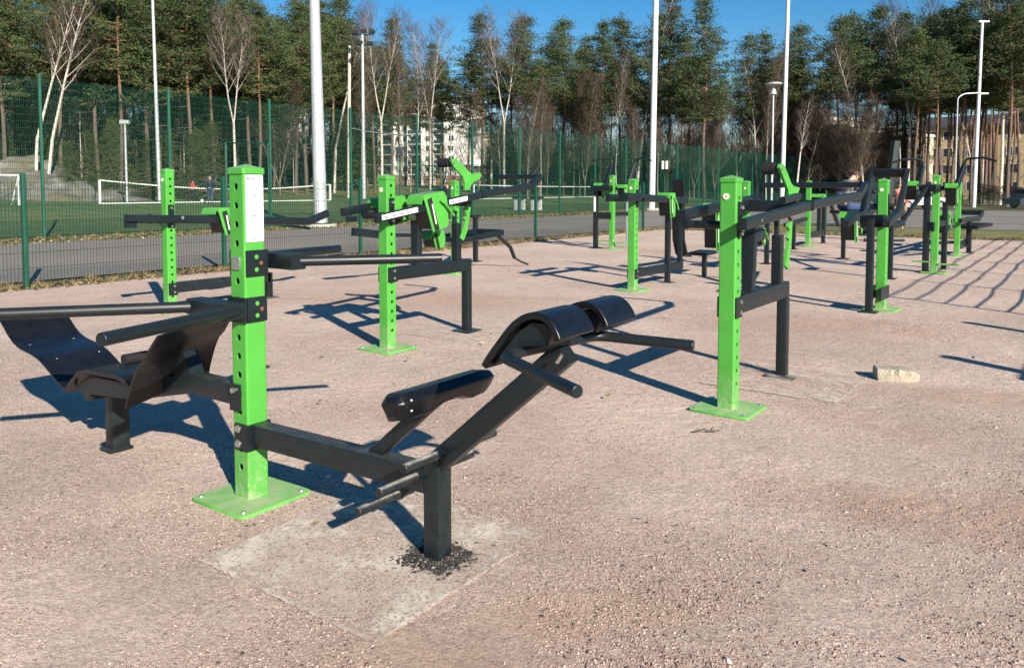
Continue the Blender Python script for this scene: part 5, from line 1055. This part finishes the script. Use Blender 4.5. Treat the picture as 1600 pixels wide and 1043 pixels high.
q = P(1412, 343, X=-2.6); B_(S, 'diagonal_strut', q, q + Vector((.25, .9, .62)), .06, .06); B_(S, 'diagonal_strut', q + Vector((0, -.05, -.05)), q + Vector((-.1, -.6, -.1)), .08, .1); leg(S, q.x - .1, q.y - .5, q.z - .05, .08)
slab(-2.8, -1.8, 16.2, 17.2, .12); slab(-10.2, -9.2, 17.6, 18.6, .1)
# the tall blade behind the loop
X_, Y_ = far(1391, 22.5); S = thing('leaning_mast_machine', (X_, Y_, 0), 'tall leaning dark beam with a steel edge rising behind the square loop handle', 'exercise machine'); a_ = Vector((*far(1380, 22.5), 0)); e_ = Vector((*far(1397, 22.5), hz(221, 22.5))); B_(S, 'beam', a_, e_, .22, .18); T_(S, 'steel_cable', [e_ + _r * .1, e_ + _r * .13 - Vector((0, 0, .5)), a_ + _r * .45 + Vector((0, 0, 1.6))], .02, 'steel'); B_(S, 'foot_beam', a_ - _r * .5 + Vector((0, 0, .05)), a_ + _r * .6 + Vector((0, 0, .05)), .12, .1)
# ================================================================ station 8: last post on the right
x, y = -2.42, 20.1; S = thing('leg_press_machine', (x, y, 0), 'last green post at the right with U handle and low black seat', 'exercise machine'); post(S, x, y, 1.60, 'X')
b = MB(); a_, c_ = P(1500, 345, X=x + .2), P(1530, 340, X=x + .2); b.path([a_, c_, c_ + Vector((0, .8, .10)), c_ + Vector((-.5, .8, .10)), c_ + Vector((-.5, 0, 0))], .07, .09); part(S, 'u_handle', b, M['dark']); B_(S, 'lever_arm', P(1470, 345, X=x - .2), P(1530, 343, X=x - .2), .07, .1)
B_(S, 'stanchion', (x + .15, y + .7, .2), (x + .15, y + .7, .85), .1, .1, up=(0, 1, 0)); b = MB(); b.beam((x + .1, y + .5, .62), (x + .3, y + 1.5, .66), .5, .07); part(S, 'seat', b, M['pad']); B_(S, 'beam', (x, y + .07, .22), (x + .1, y + 1.1, .25), .09, .16); leg(S, x + .12, y + 1.05, .6, .1)
cassette(S, (x - .25, y - .3, .98), (0, 1, 0), .4, .26, .5); B_(S, 'foot_beam', (x - .5, y - .8, .30), (x - .1, y + .1, .30), .12, .06)

# hydrant-like broken kerb stone on the gravel
p = P(1400, 592, Z=0); rnd = random.Random(8); pts = []; b = MB()
def stone_(c, L_, W, H_, ang):
    ca, sa = math.cos(ang), math.sin(ang); nx, ny, nz = 10, 5, 3; v = {}; vs = []; fs = []
    import itertools
    def g(i, j, k):
        key = (i, j, k)
        if key not in v:
            fx = (i / nx - .5); fy = (j / ny - .5); fz = k / nz; q = Vector((fx * L_, fy * W, fz * H_))
            if fx > .28: q.z *= 1 - (fx - .28) * 1.3; q.y *= 1 - (fx - .28) * 1.0
            if i in (0, nx) and k in (0, nz): q.x *= .975
            if j in (0, ny) and k == nz: q.y *= .955; q.z *= .97
            rough = .004 if j else .007
            q += Vector((rnd.gauss(0, rough * .35), rnd.gauss(0, rough * (1.0 if j == 0 else .25)), rnd.gauss(0, rough * .2))); v[key] = len(vs); vs.append((c.x + q.x * ca - q.y * sa, c.y + q.x * sa + q.y * ca, q.z - .006))
        return v[key]
    for i in range(nx):
        for j in range(ny): fs.append((g(i, j, nz), g(i + 1, j, nz), g(i + 1, j + 1, nz), g(i, j + 1, nz)))
        for k in range(nz): fs.append((g(i, 0, k), g(i + 1, 0, k), g(i + 1, 0, k + 1), g(i, 0, k + 1))); fs.append((g(i + 1, ny, k), g(i, ny, k), g(i, ny, k + 1), g(i + 1, ny, k + 1)))
    for j in range(ny):
        for k in range(nz): fs.append((g(0, j + 1, k), g(0, j, k), g(0, j, k + 1), g(0, j + 1, k + 1))); fs.append((g(nx, j, k), g(nx, j + 1, k), g(nx, j + 1, k + 1), g(nx, j, k + 1)))
    b.add(vs, fs)
stone_(p, .31, .17, .098, YAW + R(-12)); solo('paving_stone', b, M['stone'], 'broken beige paving stone lying on the gravel at the right', 'stone', loc=(p.x, p.y, 0))
p = P(1108, 676, Z=0); b = MB(); q = Vector((p.x, p.y, .012)); b.tube([q - _r * .09, q - _r * .04 + Vector((0, 0, .01)), q + _r * .01, q + _r * .06 - _f * .01 + Vector((0, 0, .006))], .006, 7, r1=.004); b.tube([q + _r * .01, q + _r * .03 + _f * .035 + Vector((0, 0, .02))], .005, 6, r1=.002); solo('stick', b, M['browntwig'], 'small dark crooked stick on the gravel before the nearest right post', 'stick', loc=q)
# ================================================================ rope barrier and two posts right of the picture; their shadows cross the yard
XF, HF = 1.30, 2.05
S = thing('rope_barrier', (XF, 10.3, 0), 'rope fence beyond the right edge casting the shadow grid on the gravel', 'rope fence'); rnd = random.Random(3)
for k in range(8): T_(S, 'barrier_post', [(XF, 10.3 + 2.4 * k, 0), (XF, 10.3 + 2.4 * k, HF + .03)], .03, 'dark')
b = MB()
for j in range(8):
    z = HF - .21 * j; pts = []
    for k in range(0, 85): pts.append((XF + .04, 10.3 + k * .2, z + .002 * math.sin(k * .8 + j * 1.9) + rnd.gauss(0, .0012) - .02 * math.sin(math.pi * ((k * .2) % 2.4) / 2.4)))
    b.tube(pts, .013, 5)
part(S, 'ropes', b, M['blackcloth'])
for (fx, fy, h_), lb in (((1.68, 8.79, 1.55), 'green post just outside the right edge, the one nearer the rope fence'), ((1.77, 6.64, 1.55), 'green post just outside the right edge, the one nearer the paving stone')):
    S = thing('workout_post', (fx, fy, 0), lb, 'exercise machine'); post(S, fx, fy, h_, 'X'); B_(S, 'side_arm', (fx, fy - .3, 1.2), (fx, fy + .3, 1.2), .05, .07)
# ================================================================ people
def skin_mesh(root, name, chains, m, sub=2):
    """one continuous surface grown on connected joints; chains = list of [(point, radius)...], shared points are welded"""
    idx = {}; vs = []; rs = []; es = []
    for ch in chains:
        prev = None
        for p, r_ in ch:
            key = tuple(round(c, 3) for c in p)
            if key not in idx: idx[key] = len(vs); vs.append(p); rs.append(r_)
            if prev is not None and prev != idx[key]: es.append((prev, idx[key]))
            prev = idx[key]
    L_ = worldloc(root); me = bpy.data.meshes.new(name); me.from_pydata([tuple(Vector(v) - L_) for v in vs], es, []); me.materials.append(m); o = bpy.data.objects.new(name, me); COL.objects.link(o); o.parent = root
    md = o.modifiers.new('skin', 'SKIN'); md.use_smooth_shade = True; lay = me.skin_vertices[0].data if me.skin_vertices else None
    if lay is None:
        import bmesh; bm = bmesh.new(); bm.from_mesh(me); bm.verts.layers.skin.verify(); bm.to_mesh(me); bm.free(); lay = me.skin_vertices[0].data
    for i, r_ in enumerate(rs):
        rr_ = r_ if isinstance(r_, tuple) else (r_, r_); lay[i].radius = rr_; lay[i].use_root = (i == 0)
    s_ = o.modifiers.new('sub', 'SUBSURF'); s_.levels = sub; s_.render_levels = sub; return o
def person(pos, yaw, label, J, top, bottom, hair='hair', s=1.0, extras=None, shoe='blackcloth'):
    """J: joint positions in the body's own frame (x right, y forward, z up)"""
    t = thing('person', pos, label, 'person'); ca, sa = math.cos(yaw), math.sin(yaw)
    W = lambda p: Vector((pos[0] + s * (p[0] * ca - p[1] * sa), pos[1] + s * (p[0] * sa + p[1] * ca), pos[2] + s * p[2]))
    g = lambda k: W(J[k]); hd = Vector(J['head']); nk = Vector(J['neck'])
    face = Vector(J.get('face', (0, 1, 0))).normalized(); upv = (hd - nk).normalized()
    f2 = (face - upv * face.dot(upv)).normalized(); rt = f2.cross(upv)
    h = lambda a, b_, c: W(hd + rt * a + f2 * b_ + upv * c)
    arm = lambda S_: [(W(J['chest']), .085 * s), (g('sh' + S_), .045 * s), (g('el' + S_), .036 * s), (g('wr' + S_), .028 * s)]
    def hand(S_):
        w_, e_ = Vector(J['wr' + S_]), Vector(J['el' + S_]); d = (w_ - e_).normalized(); sd = d.cross(Vector((0, 0, 1))); sd = sd.normalized() if sd.length > .1 else Vector((1, 0, 0)); out = [[(W(w_), .028 * s), (W(w_ + d * .06), (.038 * s, .020 * s))]]
        for k, (o_, l_) in enumerate(((-.03, .07), (-.01, .08), (.01, .075), (.03, .06))): out.append([(W(w_ + d * .06), (.038 * s, .020 * s)), (W(w_ + d * .10 + sd * o_), .010 * s), (W(w_ + d * (.10 + l_ * .6) + sd * o_ + Vector((0, 0, -.012))), .009 * s), (W(w_ + d * (.10 + l_) + sd * o_ + Vector((0, 0, -.03))), .008 * s)])
        out.append([(W(w_), .028 * s), (W(w_ + d * .04 + sd * .045), .012 * s), (W(w_ + d * .08 + sd * .06), .009 * s)]); return out
    body = [[(g('hip'), (.085 * s, .07 * s)), (g('waist'), (.085 * s, .065 * s)), (g('chest'), .085 * s), (g('neck'), .052 * s), (h(0, .01, -.06), .062 * s), (h(0, .012, 0), (.082 * s, .095 * s)), (h(0, 0, .075), (.07 * s, .08 * s))]]
    for S_ in 'LR':
        body += [arm(S_)] + hand(S_) + [[(g('hip'), (.085 * s, .07 * s)), (g('th' + S_), .062 * s), (g('kn' + S_), .045 * s), (g('an' + S_), .034 * s), (g('to' + S_), .034 * s)]]
    o = skin_mesh(t, 'body', body, M['skin'])
    b = MB(); b.ball(h(0, .105, -.012), .017 * s, 8, (.8, 1.1, 1.2))
    for a in (-1, 1): b.ball(h(a * .082, 0, -.01), .022 * s, 8, (.6, .8, 1.2))
    part(t, 'nose_and_ears', b, M['skin']); b = MB()
    for a in (-1, 1): b.ball(h(a * .032, .090, .02), .010 * s, 6)
    part(t, 'eyes', b, M['inkdark']); b = MB(); b.beam(h(-.024, .096, -.05), h(.024, .096, -.05), .006 * s, .006 * s); part(t, 'mouth', b, M['pink'])
    b = MB(); n = 12; c0 = W(hd); rings = []
    for i in range(7):
        th = math.pi * .56 * i / 6 + .02
        rings.append([W(hd + rt * (.088 * math.sin(th) * math.cos(2 * math.pi * k / n)) + f2 * (.098 * math.sin(th) * math.sin(2 * math.pi * k / n) * (1 if math.sin(2 * math.pi * k / n) < 0 else .86) - .008) + upv * (.115 * math.cos(th) + .035 * max(0, math.sin(2 * math.pi * k / n)) * (i / 6) + .012)) for k in range(n)])
    b.sweep(rings); part(t, 'hair', b, M[hair])
    skin_mesh(t, 'shirt', [[(W(Vector(J['hip']) * 1.08 - Vector(J['waist']) * .08), (.158 * s, .125 * s)), (g('waist'), (.148 * s, .115 * s)), (g('chest'), (.15 * s, .12 * s)), (W(nk - Vector((0, 0, .02))), .07 * s)]] + [[(g('chest'), (.15 * s, .12 * s)), (g('sh' + S_), .074 * s), (g('el' + S_), .056 * s), (W(Vector(J['wr' + S_]).lerp(Vector(J['el' + S_]), .12)), .042 * s)] for S_ in 'LR'], M[top])
    skin_mesh(t, 'trousers', [[(g('hip'), (.150 * s, .115 * s)), (g('th' + S_), .100 * s), (g('kn' + S_), .072 * s), (W(Vector(J['an' + S_]).lerp(Vector(J['kn' + S_]), .1)), .055 * s)] for S_ in 'LR'], M[bottom])
    for S_ in 'LR': skin_mesh(t, 'shoe', [[(g('an' + S_), .048 * s), (W(Vector(J['an' + S_]) + Vector((0, -.03, -.03))), .045 * s), (g('to' + S_), .040 * s)]], M[shoe])
    return t, h
STAND = dict(hip=(0, 0, .95), waist=(0, 0, 1.12), chest=(0, 0, 1.33), neck=(0, .02, 1.50), head=(0, .04, 1.64), shL=(-.18, 0, 1.42), shR=(.18, 0, 1.42), elL=(-.24, .0, 1.14), elR=(.24, 0, 1.14), wrL=(-.22, .12, .90), wrR=(.22, .12, .90), thL=(-.10, 0, .88), thR=(.10, 0, .88), knL=(-.11, .03, .50), knR=(.11, -.03, .50), anL=(-.11, -.02, .09), anR=(.12, -.10, .09), toL=(-.12, .13, .04), toR=(.13, .05, .04))
def mat_plaid():
    m, t, B, N, L = newmat('grey plaid flannel'); tc = N.new('ShaderNodeTexCoord').outputs['Object']; s_ = N.new('ShaderNodeSeparateXYZ'); L.new(tc, s_.inputs[0])
    def st(o): return math_(N, L, 'GREATER_THAN', math_(N, L, 'FRACT', math_(N, L, 'MULTIPLY', o, 7.5)), .5)
    v = math_(N, L, 'ADD', math_(N, L, 'MULTIPLY', st(math_(N, L, 'ADD', s_.outputs[0], s_.outputs[1])), .5), math_(N, L, 'MULTIPLY', st(s_.outputs[2]), .5))
    L.new(ramp(N, L, v, [(0, (.035, .035, .04)), (.5, (.11, .11, .115)), (1, (.24, .24, .245))]), B.inputs['Base Color']); B.inputs['Roughness'].default_value = .9; return m
M['plaid'] = mat_plaid()
# man on a raised machine seat, bent over his hands
D = 17.0; gx, gy = far(1319, D); sit = dict(hip=(0, -.05, 1.06), waist=(0, -.04, 1.20), chest=(0, .05, 1.42), neck=(0, .14, 1.56), head=(0, .25, 1.66), face=(0, 1, -.75), shL=(-.19, .09, 1.49), shR=(.19, .09, 1.49), elL=(-.24, .30, 1.27), elR=(.24, .30, 1.27), wrL=(-.09, .47, 1.32), wrR=(.09, .47, 1.34), thL=(-.12, .05, 1.02), thR=(.12, .05, 1.02), knL=(-.16, .46, 1.00), knR=(.16, .46, 1.00), anL=(-.15, .42, .58), anR=(.15, .42, .58), toL=(-.15, .58, .53), toR=(.15, .58, .53))
t, h = person((gx, gy, 0.10), YAW - R(72), 'man in a grey plaid shirt and sunglasses sitting bent over on a machine', sit, 'plaid', 'denim')
b = MB()
for a in (-1, 1): b.ball(h(a * .036, .098, .018), .026, 8, (1, .6, .8))
b.beam(h(-.075, .085, .025), h(.075, .085, .025), .012, .008); part(t, 'sunglasses', b, M['foam'])
S = thing('seat_machine', (gx, gy, 0), 'dark raised seat with a foot bar that the man in the plaid shirt sits on', 'exercise machine')
sv = Vector((math.cos(YAW - R(72)), math.sin(YAW - R(72)), 0)); fv = Vector((-sv.y, sv.x, 0)); o_ = Vector((gx, gy, 0)); B_(S, 'seat', o_ - fv * .25 + Vector((0, 0, 1.0)), o_ + fv * .12 + Vector((0, 0, 1.0)), .30, .06, 'pad'); leg(S, gx, gy, .97, .08, .25); B_(S, 'beam', o_ + Vector((0, 0, .50)), o_ + fv * .6 + Vector((0, 0, .54)), .07, .08); T_(S, 'foot_bar', [o_ + fv * .52 - sv * .3 + Vector((0, 0, .565)), o_ + fv * .52 + sv * .3 + Vector((0, 0, .565))], .03); 
T_(S, 'hand_bar', [o_ + fv * .62 - sv * .25 + Vector((0, 0, 1.40)), o_ + fv * .62 + sv * .25 + Vector((0, 0, 1.40))], .02); B_(S, 'hand_post', o_ + fv * .6 + Vector((0, 0, .5)), o_ + fv * .62 + Vector((0, 0, 1.40)), .06, .06)
def standing(x, D, s, yaw, label, top, bottom, ch={}, **k): X, Y = far(x, D); J = dict(STAND); J.update(ch); return person((X, Y, tz(X, Y) + .03), yaw, label, J, top, bottom, s=s, **k)
t, h = standing(329, 46.6, .96, YAW + R(25), 'person in dark top with white stripe and blue trousers on the field', 'navy', 'denim'); b = MB(); b.beam(h(-.15, .11, -.36), h(.15, .11, -.36), .02, .05); part(t, 'white_chest_stripe', b, M['white'])
standing(301, 50, .78, YAW - R(40), 'child in a red shirt running on the field left of the dark dressed person', 'redcloth', 'blackcloth', dict(knL=(-.11, .18, .52), anL=(-.11, .02, .22), toL=(-.12, .14, .16), anR=(.12, -.2, .09), toR=(.13, -.05, .04), elR=(.28, .05, 1.2), wrR=(.30, .25, 1.25)))
p = Vector((*far(316, 47), 0)); p.z = tz(p.x, p.y) + .15; b = MB(); b.ball(p, .12, 12); solo('football', b, M['white'], 'white football on the field between the child in red and the person in blue trousers', 'ball', loc=p)
standing(1388, 26.5, .95, YAW + R(170), 'person in a dark jacket seen through the square loop handle', 'blackcloth', 'blackcloth', dict(head=(0, .14, 1.60), wrR=(.05, .4, 1.2)))
standing(1405, 27.8, 1.0, YAW + R(150), 'person in a red jacket bending forward right of the tall leaning beam', 'redcloth', 'blackcloth', dict(chest=(0, .06, 1.34), head=(0, .16, 1.62)))
standing(700, 34, .99, YAW + R(90), 'person in black beyond the low fence left of the roller lever', 'blackcloth', 'blackcloth')
